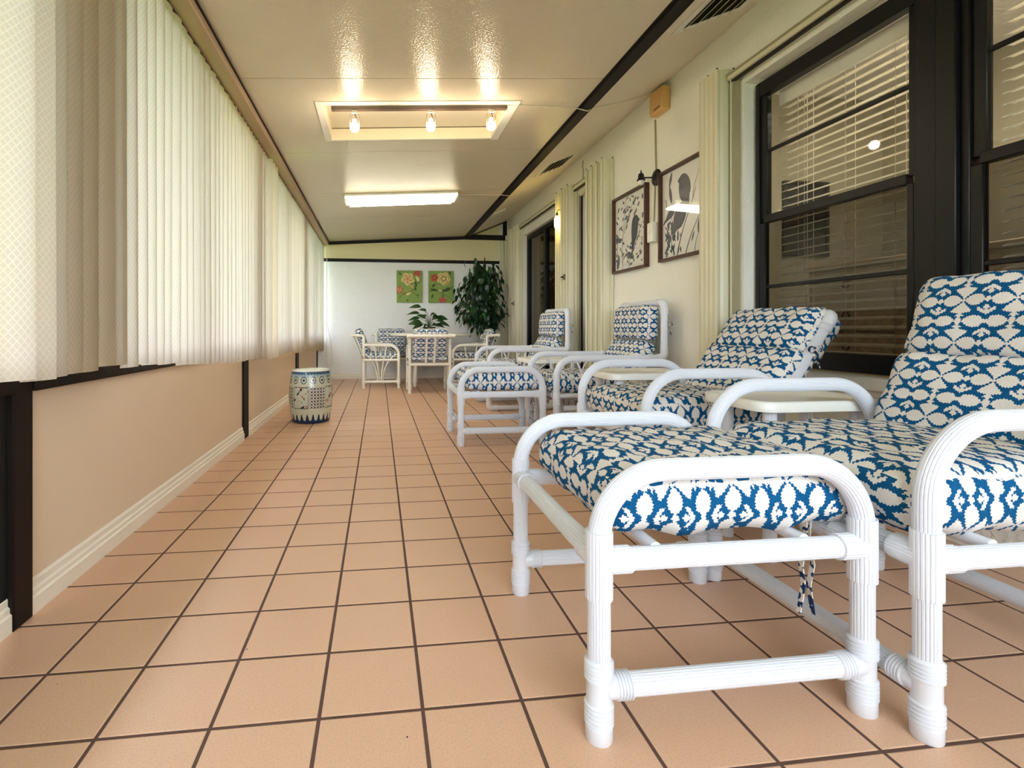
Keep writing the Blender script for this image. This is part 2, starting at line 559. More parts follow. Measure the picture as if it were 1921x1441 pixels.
# room frame
XL, XR, YB, YF = -0.95, 2.08, 8.02, -1.7
def zc(X, Y): return 2.178 + .06 * (X + .76) - .0085 * (Y - 2)
SA = (2.588 - 2.32) / (2.08 - 1.45)
def zs(X, Y): return 2.32 + SA * (X - 1.45) - .0085 * (Y - 2)

def project(X, Y, Z):
    c, s = cos(YAW), sin(YAW)
    xc = c * X - s * Y; d = s * X + c * Y
    if d < 0.05: return None
    return 829.14 + 952.32 * xc / d, 617.02 - 952.32 * (Z - CAMZ) / d, d

# ================================================================== SETTING
def build_floor():
    m = MB(); m.box(XL - 0.12, YF - 0.1, -0.12, XR + 0.2, YB + 0.1, -0.0009)
    fl = struct(m.build('floor', M_GROUT, None, False))
    g = 0.0076; h = TL - g; b = 0.0022
    def tile_geo(x0, y0, x1, y1, mb):
        mb.add([(x0, y0, -0.008), (x1, y0, -0.008), (x1, y1, -0.008), (x0, y1, -0.008),
                (x0, y0, -0.0008), (x1, y0, -0.0008), (x1, y1, -0.0008), (x0, y1, -0.0008),
                (x0 + b, y0 + b, 0), (x1 - b, y0 + b, 0), (x1 - b, y1 - b, 0), (x0 + b, y1 - b, 0)],
               [(0, 1, 5, 4), (1, 2, 6, 5), (2, 3, 7, 6), (3, 0, 4, 7), (4, 5, 9, 8), (5, 6, 10, 9), (6, 7, 11, 10), (7, 4, 8, 11), (8, 9, 10, 11)])
    full = MB(); tile_geo(-h / 2, -h / 2, h / 2, h / 2, full)
    me = full.mesh('tile', M_TILE, False)
    cells = []
    for ci in range(-6, 14):
        for ri in range(-16, 36):
            x0 = (ci - .5727) * TL + g / 2; y0 = (ri + 5.9818) * TL + g / 2
            x1, y1 = x0 + h, y0 + h
            cx0, cx1, cy0, cy1 = max(x0, XL), min(x1, XR), max(y0, YF), min(y1, YB)
            if cx1 - cx0 < 0.01 or cy1 - cy0 < 0.01: continue
            p = project((cx0 + cx1) / 2, (cy0 + cy1) / 2, 0)
            vis = p is not None and -60 < p[0] < 1980 and p[1] < 1500
            whole = (cx0, cx1, cy0, cy1) == (x0, x1, y0, y1)
            cells.append((p[2] if vis else 99, cx0, cx1, cy0, cy1, whole))
    cells.sort()
    rest = MB()
    for k, (d, x0, x1, y0, y1, whole) in enumerate(cells):
        if k < 290 and d < 90:
            if whole:
                o = link('tile', me, fl); o.location = ((x0 + x1) / 2, (y0 + y1) / 2, random.uniform(-0.00012, 0))
            else:
                q = MB(); tile_geo(x0, y0, x1, y1, q); q.build('tile', M_TILE, fl, False)
        else:
            tile_geo(x0, y0, x1, y1, rest)
    o = rest.build('tile', M_TILE, fl, False); o['kind'] = 'stuff'
build_floor()

def build_left():
    posts = [(1.425, 1.50), (3.69, 3.83), (5.97, 6.16), (7.95, 8.02)]
    # knee wall, rails, window header
    spans = [(YF, 1.425, M_BLACK), (1.50, 3.69, M_KNEE), (3.83, 5.97, M_KNEE), (6.16, 7.95, M_KNEE)]
    wl = wall_grid('wall_left', M_KNEE, [YF, YB], [0, 0.61], [], lambda u, w, t: (XL - t, u, w), 0.06)
    struct(wl)
    MB().box(XL, YF, 0.06, XL + 0.006, 1.425, 0.64, 0.002).build('black_panel', M_BLACK, wl)
    for k, (a, b) in enumerate(posts):
        MB().box(XL - 0.05, a, 0, XL + (0.022 if k == 0 else 0.012), b, 2.16, 0.004).build('post', M_BRONZE, wl)
    for (a, b, _) in spans:
        m = MB(); m.box(XL - 0.05, a, 0.61, XL + 0.03, b, 0.665, 0.006)
        m.build('window_rail', M_BRONZE, wl)
        MB().box(XL - 0.05, a, 2.10, XL + 0.012, b, 2.20, 0.004).build('window_header', M_BRONZE, wl)
    # window sashes behind the blinds
    for n, (a, b, _) in enumerate(spans):
        w = struct(thing_struct('window_%d' % (n + 1)))
        m = MB()
        MB().box(XL - 0.045, a, 0.665, XL - 0.02, b, 0.70, 0.003).build('sash_rail', M_FRAME, w)
        MB().box(XL - 0.045, a, 2.06, XL - 0.02, b, 2.10, 0.003).build('sash_rail', M_FRAME, w)
        mid = (a + b) / 2
        for (p, q) in ((a, a + 0.03), (mid - 0.03, mid + 0.03), (b - 0.03, b)):
            MB().box(XL - 0.045, p, 0.70, XL - 0.02, q, 2.06, 0.003).build('sash_stile', M_FRAME, w)
        for (p, q) in ((a + 0.03, mid - 0.03), (mid + 0.03, b - 0.03)):
            MB().box(XL - 0.035, p, 0.70, XL - 0.031, q, 2.06).build('pane', M_GLASS, w, False)
        if n == 1:   # dark frame behind the near slats, enlarged to block their backlight
            MB().box(XL - 0.03, 1.46, 0.67, XL + 0.045, 1.84, 2.1, 0.004).build('backlight_block', M_FRAME, w)
    # baseboards
    prof = [(0, 0), (0.018, 0), (0.018, 0.045), (0.013, 0.05), (0.013, 0.062), (0.008, 0.068), (0.008, 0.085), (0.003, 0.092), (0, 0.092)]
    for k, (a, b, _) in enumerate(spans):
        m = MB()
        vs = [(XL + x, a, z) for x, z in prof] + [(XL + x, b, z) for x, z in prof]
        n = len(prof)
        m.add(vs, [tuple(range(n)), tuple(reversed(range(n, 2 * n)))] + [(i, (i + 1) % n, n + (i + 1) % n, n + i) for i in range(n)])
        o = m.build('baseboard_left', M_BASE, None, True, 25); struct(o)
    m = MB()
    vs = [(XL, YB - x, z) for x, z in prof] + [(1.92, YB - x, z) for x, z in prof]
    n = len(prof)
    m.add(vs, [tuple(range(n)), tuple(reversed(range(n, 2 * n)))] + [(i, (i + 1) % n, n + (i + 1) % n, n + i) for i in range(n)])
    struct(m.build('baseboard_back', M_BASE, None, True, 25))

def thing_struct(name):
    o = bpy.data.objects.new(name, None); o.empty_display_size = 0.05
    C.objects.link(o)
    return o
build_left()

def build_ends():
    # back wall
    wb = wall_grid('wall_back', M_STUC, [XL - 0.06, 2.2], [0, 2.7], [], lambda u, w, t: (u, YB + t, w), 0.1)
    struct(wb)
    m = MB(); m.box(XL, YB - 0.012, 1.868, 1.925, YB + 0.01, 2.7, 0.002)
    m.build('upper_panel', M_UPPER, wb)
    t = MB().box(XL, YB - 0.026, 1.822, 1.925, YB, 1.87, 0.003).build('trim_1', M_BRONZE); struct(t)
    # sloping top trim
    def slop(x0, x1, lo, hi, name, y=0.03):
        m = MB()
        vs = []
        for x in (x0, x1):
            for yy in (YB - y, YB):
                vs += [(x, yy, zc(x, YB) + lo), (x, yy, zc(x, YB) + hi)]
        m.add(vs, [(0, 1, 3, 2), (4, 6, 7, 5), (0, 4, 5, 1), (2, 3, 7, 6), (0, 2, 6, 4), (1, 5, 7, 3)])
        struct(m.build(name, M_BRONZE, None, False))
    slop(XL, 1.37, -0.048, -0.001, 'trim_2')
    struct(MB().box(1.37, YB - 0.034, 2.205, 2.02, YB, 2.285, 0.003).build('trim_3', M_BRONZE))
    struct(MB().box(1.985, YB - 0.034, 2.285, 2.045, YB, 2.52, 0.003).build('trim_4', M_BRONZE))
    m = MB()
    m.sweep([(1.47, YB - 0.01, zs(1.47, YB) - 0.008), (2.0, YB - 0.01, zs(2.0, YB) - 0.008)], [(-.007, -.01), (.007, -.01), (.007, .01), (-.007, .01)])
    struct(m.build('trim_5', M_BRONZE, None, False))
    # beige casing at the right end of the back wall
    for (a, b, dy) in ((1.895, 1.945, 0.02), (1.95, 2.0, 0.012), (2.005, 2.075, 0.03)):
        MB().box(a, YB - dy, 0, b, YB, 2.2, 0.004).build('casing_board', M_SHUT, wb)
    # unseen end wall behind the camera; its window is added and sized for light
    wf = wall_grid('wall_front', M_STUC, [XL - 0.06, 2.2], [0, 2.7], [(-0.6, 0.8, 1.75, 2.15)], lambda u, w, t: (u, YF - t, w), 0.1)
    struct(wf)
    w = struct(thing_struct('window_5'))
    for (a, b) in ((-0.6, -0.56), (0.55, 0.60), (1.71, 1.75)):
        MB().box(a, YF - 0.06, 0.8, b, YF - 0.02, 2.15, 0.003).build('sash_stile', M_FRAME, w)
    for (a, b) in ((0.8, 0.84), (2.11, 2.15)):
        MB().box(-0.56, YF - 0.06, a, 1.71, YF - 0.02, b, 0.003).build('sash_rail', M_FRAME, w)
    for (a, b) in ((-0.56, 0.55), (0.60, 1.71)):
        MB().box(a, YF - 0.042, 0.84, b, YF - 0.038, 2.11).build('pane', M_GLASS, w, False)
build_ends()

# openings in the house wall: window, door, sliding door
WIN = (0.72, 0.565, 2.68, 2.19)
DOOR = (4.38, 0.0, 5.12, 2.2)
SLID = (5.6, 0.0, 7.2, 2.235)
def build_right():
    wr = wall_grid('wall_right', M_WALLR, [YF, YB], [0, 2.72], [WIN, DOOR, SLID], lambda u, w, t: (XR + t, u, w), 0.14)
    struct(wr)
    # ---- double hung window pair
    xw = XR + 0.055
    def fr(o, y0, z0, y1, z1, nm='frame_bar', dx=0.0, th=0.05, mat=M_FRAME):
        return MB().box(xw + dx, y0, z0, xw + dx + th, y1, z1, 0.003).build(nm, mat, o)
    for n, (ya, yb) in enumerate(((1.775, 2.66), (0.74, 1.63))):
        w = struct(thing_struct('window_%d' % (6 + n)))
        fr(w, yb - 0.03, 0.58, yb, 2.17, 'jamb'); fr(w, ya, 0.58, ya + 0.02, 2.17, 'jamb')
        fr(w, ya + 0.02, 2.09, yb - 0.03, 2.17, 'head'); fr(w, ya + 0.02, 0.58, yb - 0.03, 0.665, 'sill_bar')
        a, b = ya + 0.02, yb - 0.03
        # upper sash
        fr(w, b - 0.045, 1.40, b, 2.09, 'upper_stile', 0.012, 0.03); fr(w, a, 1.40, a + 0.03, 2.09, 'upper_stile', 0.012, 0.03)
        fr(w, a + 0.03, 1.37, b - 0.03, 1.412, 'meeting_rail', 0.0, 0.04)
        fr(w, a + 0.03, 1.763, b - 0.045, 1.783, 'muntin', 0.018, 0.014)
        fr(w, b - 0.04, 0.665, b, 1.37, 'lower_stile', 0.002, 0.03); fr(w, a, 0.665, a + 0.03, 1.37, 'lower_stile', 0.002, 0.03)
        fr(w, a + 0.03, 1.003, b - 0.04, 1.022, 'muntin', 0.006, 0.014)
        MB().box(xw + 0.024, a + 0.03, 1.412, xw + 0.027, b - 0.045, 2.09).build('upper_pane', M_GLASS, w, False)
        MB().box(xw + 0.014, a + 0.03, 0.665, xw + 0.017, b - 0.04, 1.37).build('lower_pane', M_GLASS2, w, False)
    struct(MB().box(xw - 0.02, 1.63, 0.58, xw + 0.045, 1.70, 2.17, 0.004).build('trim_6', M_FRAME))
    struct(MB().box(xw - 0.012, 1.70, 0.58, xw + 0.045, 1.775, 2.17, 0.004).build('trim_7', M_FRAME))
    # white sill
    m = MB(); m.box(XR - 0.035, 0.70, 0.515, XR + 0.06, 2.70, 0.572, 0.008)
    struct(m.build('trim_8', M_WHITE))
    # ---- house room seen behind the glass
    hx = XR + 0.14
    hw = wall_grid('wall_house', M_HOUSE, [0.1, 3.4], [-0.003, 2.6], [], lambda u, w, t: (XR + 1.7 + t, u, w), 0.05)
    struct(hw)
    for nm, a in (('wall_house_far', 3.4), ('wall_house_near', 0.05)):
        struct(MB().box(hx, a, -0.003, XR + 1.7, a + 0.05, 2.6).build(nm, M_HOUSE, None, False))
    struct(MB().box(hx, 0.1, 2.5, XR + 1.7, 3.4, 2.55).build('ceiling_house', M_STUC, None, False))
    struct(MB().box(hx, 0.1, -0.05, XR + 1.7, 3.4, -0.003).build('floor_house', simple('house_carpet', srgb(186, 170, 146), 0.95, var=0.1, scale=60), None, False))
build_right()

def build_ceiling():
    ce = struct(thing_struct('ceiling'))
    g = 0.003
    ys = [YF, -0.62, 0.565, 1.75, 2.935, 4.12, 5.305, 6.49, 7.68, YB]
    SKY = (-0.35, 3.27, 0.86, 3.85)
    for a, b in zip(ys[:-1], ys[1:]):
        holes = [SKY] if a < 3.4 < b else []
        wall_grid('panel', M_CEIL, [XL - 0.05, 1.36], [a + g, b - g], holes, lambda u, w, t: (u, w, zc(u, w) + t), 0.04, ce)
    wall_grid('backing', M_BRONZE, [XL - 0.1, 1.36], [YF, YB], [(SKY[0] - .03, SKY[1] - .03, SKY[2] + .03, SKY[3] + .03)], lambda u, w, t: (u, w, zc(u, w) + 0.042 + t), 0.02, ce)
    # fascia beam
    m = MB(); x0, x1 = 1.35, 1.45
    vs = []
    for y in (YF, YB):
        vs += [(x0, y, zc(x0, y) - 0.004), (x1, y, zc(x0, y) - 0.004), (x1, y, zc(x0, y) + 0.2), (x0, y, zc(x0, y) + 0.2)]
    m.add(vs, [(0, 1, 2, 3), (7, 6, 5, 4), (0, 4, 5, 1), (1, 5, 6, 2), (2, 6, 7, 3), (3, 7, 4, 0)])
    struct(m.build('beam_fascia', M_BRONZE, None, False))
    m = MB(); vs = []
    for y in (YF, YB):
        vs += [(1.37, y, zc(x0, y) - 0.014), (1.425, y, zc(x0, y) - 0.014), (1.425, y, zc(x0, y)), (1.37, y, zc(x0, y))]
    m.add(vs, [(0, 1, 2, 3), (7, 6, 5, 4), (0, 4, 5, 1), (1, 5, 6, 2), (2, 6, 7, 3), (3, 7, 4, 0)])
    struct(m.build('trim_9', M_BRONZE, None, False))
    # sloped soffit
    so = wall_grid('ceiling_soffit', M_SOFF, [1.44, 2.2], [YF, YB], [], lambda u, w, t: (u, w, zs(u, w) + t), 0.03)
    struct(so)
    # lid over the roof
    struct(wall_grid('roof_lid', M_BRONZE, [XL - 0.12, 2.3], [YF - 0.1, YB + 0.1], [], lambda u, w, t: (u, w, 2.78 + t), 0.02))
    struct(MB().box(XL - 0.12, YF, 2.2, XL - 0.05, YB, 2.79).build('wall_left_upper', M_BRONZE, None, False))
    # skylight well with a flat white frame
    sk = thing('skylight', 'rectangular white-framed skylight well recessed in the ceiling panels', 'skylight', (0, 0, 0))
    x0, y0, x1, y1 = SKY
    def rim(a, b, c, d, nm='frame_strip'):
        wall_grid(nm, M_WHITE, [a, c], [b, d], [], lambda u, w, t: (u, w, zc(u, w) - 0.006 + t), 0.006, sk)
    rim(x0 - 0.045, y0 - 0.05, x0, y1 + 0.02); rim(x1, y0 - 0.05, x1 + 0.06, y1 + 0.03)
    rim(x0, y0 - 0.05, x1, y0); rim(x0, y1, x1, y1 + 0.02)
    wmat = simple('skylight_well_paint', srgb(246, 236, 214), 0.6, var=0.03)
    dz = 0.085
    up = lambda x, y, w: zc(x, y) + (-0.004 if w == 0 else dz)
    wall_grid('well_side', wmat, [y0, y1], [0, 1], [], lambda u, w, t_: (x0 + .002 - t_, u, up(x0, u, w)), 0.015, sk)
    wall_grid('well_side', wmat, [y0, y1], [0, 1], [], lambda u, w, t_: (x1 - .002 + t_, u, up(x1, u, w)), 0.015, sk)
    wall_grid('well_side', wmat, [x0, x1], [0, 1], [], lambda u, w, t_: (u, y0 + .002 - t_, up(u, y0, w)), 0.015, sk)
    wall_grid('well_side', wmat, [x0, x1], [0, 1], [], lambda u, w, t_: (u, y1 - .002 + t_, up(u, y1, w)), 0.015, sk)
    wall_grid('well_top', wmat, [x0 - .02, x1 + .02], [y0 - .02, y1 + .02], [], lambda u, w, t_: (u, w, zc(u, w) + dz + t_), 0.01, sk)
    MB().sweep([(x0, y1 - .003, zc(x0, y1) + dz - .003), (x1, y1 - .003, zc(x1, y1) + dz - .003)], [(-.003, -.002), (.003, -.002), (.003, .002), (-.003, .002)]).build('lens_edge', M_GREY, sk, False)
build_ceiling()

# ================================================================== BLINDS
def build_blinds():
    bl = thing('vertical_blind', 'long row of cream lace vertical blind slats hanging from a ceiling track', 'blind', (0, 0, 0))
    xb = -0.85
    m = MB(); vs = []
    ya, yb = YF + 0.05, 7.98
    for y in (ya, yb):
        z = zc(-0.8, y)
        for (x, dz) in ((-0.90, -0.052), (-0.775, -0.052), (-0.77, -0.046), (-0.77, -0.001), (-0.90, -0.001)):
            vs.append((x, y, z + dz))
    n = 5
    m.add(vs, [tuple(range(n)), tuple(reversed(range(n, 2 * n)))] + [(i, (i + 1) % n, n + (i + 1) % n, n + i) for i in range(n)])
    m.build('head_track', M_TRACK, bl, False)
    m = MB(); m.sweep([(-0.768, ya, zc(-0.77, ya) - 0.012), (-0.768, yb, zc(-0.77, yb) - 0.012)], [(-.004, -.006), (.004, -.006), (.004, .006), (-.004, .006)])
    m.build('track_edge', M_BRONZE, bl, False)
    m = MB(); m.sweep([(-0.865, ya, zc(-0.86, ya) - 0.06), (-0.865, yb, zc(-0.86, yb) - 0.06)], [(-.008, -.012), (.008, -.012), (.008, .012), (-.008, .012)])
    m.build('carrier_channel', M_BRONZE, bl, False)
    W = 0.089
    bot = [(1.0, 0.665), (1.5, 0.648), (1.7, 0.66), (2.3, 0.628), (3.1, 0.585), (4.1, 0.548), (5.0, 0.56), (5.2, 0.535), (6.3, 0.51), (7.6, 0.46), (8.1, 0.43)]
    def zb(y):
        for (a, za), (b, zb_) in zip(bot[:-1], bot[1:]):
            if a <= y <= b: return za + (zb_ - za) * (y - a) / (b - a)
        return 0.66
    # hand-set angles near the front, loose afterwards
    y = YF + 0.15; pitch = 0.0765
    ys = []
    while y < 1.22: ys.append((y, radians(14))); y += pitch
    for yy, a in ((1.305, 26), (1.385, 24), (1.462, 4), (1.54, 3), (1.617, 3), (1.695, 14), (1.772, 16), (1.85, 13), (1.927, 15), (2.005, 13), (2.082, 15), (2.16, 12), (2.24, 22)):
        ys.append((yy, radians(a)))
    y = 2.32
    while y < 7.97:
        a = random.choice((random.uniform(9, 18), random.uniform(10, 16), random.uniform(2, 26)))
        if 3.95 < y < 4.22: a = 72 if y < 4.1 else 80
        if 3.1 < y < 3.2: a = 4
        ys.append((y, radians(a))); y += pitch * random.uniform(0.95, 1.05) if not 3.95 < y < 4.2 else 0.1
    for i, (yy, a) in enumerate(ys):
        zt = zc(xb, yy) - 0.075; z0 = zb(yy) + random.uniform(-0.006, 0.006)
        if yy > 7.3: z0 += random.uniform(-0.015, 0.02)
        seg = 6; rows = 10
        vs = []; uvs = []
        sway = random.uniform(-0.006, 0.006)
        for r in range(rows + 1):
            z = z0 + (zt - z0) * r / rows
            tw = a + radians(random.uniform(-1, 1)) * (1 - r / rows)
            for k in range(seg + 1):
                s = (k / seg - 0.5)
                bow = 0.006 * (1 - 4 * s * s)
                dx = sin(tw) * s * W + bow * cos(tw) + sway * (1 - r / rows)
                dy = cos(tw) * s * W - bow * sin(tw)
                vs.append((dx, dy, z)); uvs.append((k / seg * W, z))
        nf = len(vs)
        fs = []
        for r in range(rows):
            for k in range(seg):
                p = r * (seg + 1) + k
                fs.append((p, p + 1, p + seg + 2, p + seg + 1))
        me = bpy.data.meshes.new('slat'); me.from_pydata(vs, [], fs)
        ul = me.uv_layers.new(name='uv')
        for lp in me.loops: ul.data[lp.index].uv = uvs[lp.vertex_index]
        me.materials.append(M_BLIND); me.shade_smooth()
        o = link('slat', me, bl); o.location = (xb, yy, 0)
        if yy > 3.0:
            MB().box(-0.006, -0.012, zt - 0.002, 0.006, 0.012, zt + 0.022, 0.003).build('carrier_clip', M_TRACK, o).location = (0, 0, 0)
    # pull chain with a loop at the far end
    m = MB(); pts = fillet([(-0.79, 7.9, 2.0), (-0.79, 7.9, 0.24), (-0.75, 7.9, 0.2), (-0.71, 7.9, 0.24), (-0.72, 7.9, 0.5), (-0.79, 7.9, 0.9)], 0.03, 5)
    m.sweep(pts, circ(0.0045, 6)); m.build('pull_chain', M_CORD, bl)
build_blinds()

# ================================================================== FURNITURE
def mat_tie():
    t = NT('ikat_tie')
    n = t.noise(t.obj(), 70, 1)
    t.put(t.p.inputs['Base Color'], t.mix(t.math('GREATER_THAN', n, 0.5), srgb(16, 50, 92), srgb(226, 220, 210)))
    t.p.inputs['Roughness'].default_value = 0.9
    return t.m
M_TIE = mat_tie()

def cushion(name, parent, size, mtx, r=0.035, puff=0.02, wr=0.004, n=14, uv0=(0, 0), sag=0.0, seed=1):
    """padded cushion: local x = pattern rows, y = across, z = thickness; boxing seam round the edge"""
    lx, ly, lz = size[0] / 2, size[1] / 2, size[2] / 2
    rnd = random.Random(seed)
    ph = [rnd.uniform(0, 6.28) for _ in range(8)]
    idx = {}; vs = []; fs = []; nrm = []
    nz = 4
    def P(i, j, k, ni, nj, nk):
        x = (2 * i / ni - 1) * lx; y = (2 * j / nj - 1) * ly; z = (2 * k / nk - 1) * lz
        ix = max(-(lx - r), min(lx - r, x)); iy = max(-(ly - r), min(ly - r, y)); iz = max(-(lz - r * .8), min(lz - r * .8, z))
        d = Vector((x - ix, y - iy, (z - iz)))
        if d.length > 1e-9:
            dn = d.normalized(); q = Vector((ix, iy, iz)) + Vector((dn.x * r, dn.y * r, dn.z * r * .8))
        else:
            q = Vector((x, y, z))
        ex, ey = 1 - (x / lx) ** 2, 1 - (y / ly) ** 2
        s = 1 if z > 0 else -1
        q.z += s * puff * (max(0, ex) ** .5) * (max(0, ey) ** .5) * abs(z / lz)
        q.z -= sag * ex * ey
        w = sin(x * 31 + ph[0]) * sin(y * 23 + ph[1]) + .6 * sin(x * 53 + y * 31 + ph[2])
        q.z += s * wr * w * abs(z / lz)
        q.x += wr * .8 * sin(y * 37 + z * 40 + ph[3]); q.y += wr * .8 * sin(x * 33 + z * 35 + ph[4])
        return q
    ni = nj = n
    def V(i, j, k):
        key = (i, j, k)
        if key not in idx:
            idx[key] = len(vs); vs.append(P(i, j, k, ni, nj, nz))
        return idx[key]
    lu = []
    def face(q, kind):
        fs.append(tuple(V(*c) for c in q)); lu.append(kind)
    for i in range(ni):
        for j in range(nj):
            face([(i, j, nz), (i + 1, j, nz), (i + 1, j + 1, nz), (i, j + 1, nz)], 'z')
            face([(i, j, 0), (i, j + 1, 0), (i + 1, j + 1, 0), (i + 1, j, 0)], 'z')
    for k in range(nz):
        for i in range(ni):
            face([(i, 0, k), (i + 1, 0, k), (i + 1, 0, k + 1), (i, 0, k + 1)], 'y-')
            face([(i, nj, k), (i, nj, k + 1), (i + 1, nj, k + 1), (i + 1, nj, k)], 'y+')
        for j in range(nj):
            face([(0, j, k), (0, j, k + 1), (0, j + 1, k + 1), (0, j + 1, k)], 'x-')
            face([(ni, j, k), (ni, j + 1, k), (ni, j + 1, k + 1), (ni, j, k + 1)], 'x+')
    me = bpy.data.meshes.new(name)
    me.from_pydata([(mtx @ v)[:] for v in vs], [], fs)
    ul = me.uv_layers.new(name='uv')
    for p, kind in zip(me.polygons, lu):
        for li in p.loop_indices:
            v = vs[me.loops[li].vertex_index]
            u, w = v.y, v.x
            if kind == 'y-': u = -ly - (lz - v.z)
            elif kind == 'y+': u = ly + (lz - v.z)
            elif kind == 'x-': w = -lx - (lz - v.z)
            elif kind == 'x+': w = lx + (lz - v.z)
            ul.data[li].uv = (u + uv0[0], w + uv0[1])
    me.materials.append(M_FAB)
    bm = bmesh.new(); bm.from_mesh(me); bmesh.ops.recalc_face_normals(bm, faces=bm.faces[:]); bm.to_mesh(me); bm.free()
    me.shade_smooth()
    return link(name, me, parent)

def seg_matrix(p0, p1, thick, yc=0.0):
    """matrix putting a cushion between profile points p0 and p1 (x,z); its front face runs along them, facing -x"""
    a = Vector((p0[0], yc, p0[1])); b = Vector((p1[0], yc, p1[1]))
    ux = (b - a).normalized(); uy = Vector((0, -1, 0)); uz = ux.cross(uy)
    if uz.x > 0: uy = -uy; uz = ux.cross(uy)
    c = (a + b) / 2 - uz * (thick / 2)
    m = Matrix((ux, uy, uz)).transposed().to_4x4(); m.translation = c
    return m, (b - a).length

RP, RC = 0.0215, 0.0258        # pipe and fitting radii
SEC_P = fluted(RP); SEC_C = fluted(RC, 22, 0.0019)
SEC_P2 = fluted(RP, 22, 0.0006)
def tube(root, name, p0, p1, sec, mat=M_PVC, parent=None):
    return MB().sweep([p0, p1], sec).build(name, mat, parent or root, True, 35)
def rings(r0, h0, h1, n, amp=0.0035):
    out = []
    for i in range(n):
        a = h0 + (h1 - h0) * i / n; w = (h1 - h0) / n
        out += [(r0, a), (r0 + amp, a + w * .25), (r0 + amp, a + w * .65), (r0, a + w * .95)]
    return out
def foot_fitting(root, x, y, dirs, zbr=0.098):
    m = MB()
    m.lathe([(0.0235, 0), (0.0255, 0.003), (0.0255, 0.028)] + rings(0.0238, 0.03, 0.072, 5) + [(0.0235, 0.074), (0.0235, 0.112)] + rings(0.0238, 0.114, 0.152, 5) + [(0.022, 0.154)], 28, (x, y, 0))
    for d in dirs:
        m.lathe([(0.0225, 0.01), (0.0225, 0.03)] + rings(0.0225, 0.031, 0.062, 5, 0.0032) + [(0.021, 0.063)], 28, (x, y, zbr), d)
    return m.build('foot_fitting', M_PVC, root)
def collar_fitting(root, x, y, z0, z1, zb, dirs, ln=0.06):
    m = MB()
    m.sweep([(x, y, z0), (x, y, z1)], SEC_C)
    for (d, zz) in dirs:
        a = Vector((x, y, zz)); m.sweep([a + Vector(d) * 0.005, a + Vector(d) * ln], SEC_C)
    return m.build('tee_fitting', M_PVC, root, True, 35)

def hoop_frame(root, D, W, ztop, rb, stretch, zr=0.338, c0=0.268, c1=0.395):
    """two arched side hoops on legs, with rails and stretchers; x from 0 to D, y +-W/2"""
    zt = ztop - RP
    for sy in (-1, 1):
        y = sy * W / 2
        path = fillet([(0, y, c1 - .02), (0, y, zt), (D, y, zt), (D, y, c1 - .02)], rb, 12)
        MB().sweep(path, SEC_P, up=(0, 1, 0)).build('arm', M_PVC, root, True, 35)
        for x, sx in ((0, 1), (D, -1)):
            tube(root, 'leg', (x, y, 0.02), (x, y, c0 + .02), SEC_P)
            dd = [((sx, 0, 0), zr), ((0, -sy, 0), zr + 0.004)]
            collar_fitting(root, x, y, c0, c1, zr, dd)
            fd = [(sx, 0, 0)] if stretch == 'x' else [(0, -sy, 0)]
            foot_fitting(root, x, y, fd)
        tube(root, 'side_rail', (0.05, y, zr), (D - 0.05, y, zr), SEC_P)
        if stretch == 'x':
            tube(root, 'stretcher', (0.05, y, 0.098), (D - 0.05, y, 0.098), SEC_P)
    for x in (0, D):
        tube(root, 'cross_rail', (x, -W / 2 + .05, zr + .004), (x, W / 2 - .05, zr + .004), SEC_P)
        if stretch == 'y':
            tube(root, 'stretcher', (x, -W / 2 + .05, 0.098), (x, W / 2 - .05, 0.098), SEC_P)

def ribbon(name, parent, pts, w=0.012, mat=None):
    sec = [(-.0012, -w / 2), (.0012, -w / 2), (.0012, w / 2), (-.0012, w / 2)]
    return MB().sweep(pts, sec).build(name, mat or M_TIE, parent, False)
def tie_bow(parent, p):
    """small bow of fabric tape"""
    x, y, z = p
    m = MB()
    for s in (-1, 1):
        a = [(x, y, z)]
        for k in range(1, 9):
            t = k / 8 * 2 * pi
            a.append((x + 0.02 * (1 - cos(t)) * .8 * s, y + 0.004 * s, z + 0.012 + 0.014 * sin(t)))
        m.sweep(a, [(-.001, -.005), (.001, -.005), (.001, .005), (-.001, .005)])
        m.sweep([(x, y, z), (x + .012 * s, y + .004, z - .03), (x + .02 * s, y, z - .065)], [(-.001, -.005), (.001, -.005), (.001, .005), (-.001, .005)])
    m.lathe([(0.004, -.006), (0.007, 0), (0.004, .006)], 8, (x, y, z))
    return m.build('tie', M_TIE, parent)

def make_ottoman(label, loc, W, uv0):
    t = thing('ottoman', label, 'ottoman', loc, 0, 'ottomans in front of the lounge chairs')
    D = 0.562
    hoop_frame(t, D, W, 0.528, 0.135, 'x')
    for x in (0.12, 0.44):
        tube(t, 'support_bar', (x, -W / 2 + .01, 0.35), (x, W / 2 - .01, 0.35), circ(0.013, 14))
    m = Matrix.Translation((0.315, 0, 0.425))
    c = cushion('cushion', t, (0.55, W - 0.05, 0.115), m, 0.045, 0.02, 0.005, 18, uv0, 0, 3)
    # tapes hanging from the cushion corner
    y = -W / 2 + 0.09
    ribbon('tie', c, [(0.515, y, 0.37), (0.517, y, 0.31), (0.506, y, 0.26), (0.512, y, 0.215), (0.5, y, 0.155)])
    ribbon('tie', c, [(0.527, y, 0.37), (0.522, y, 0.31), (0.535, y, 0.26), (0.525, y, 0.215), (0.535, y, 0.15)])
    return t

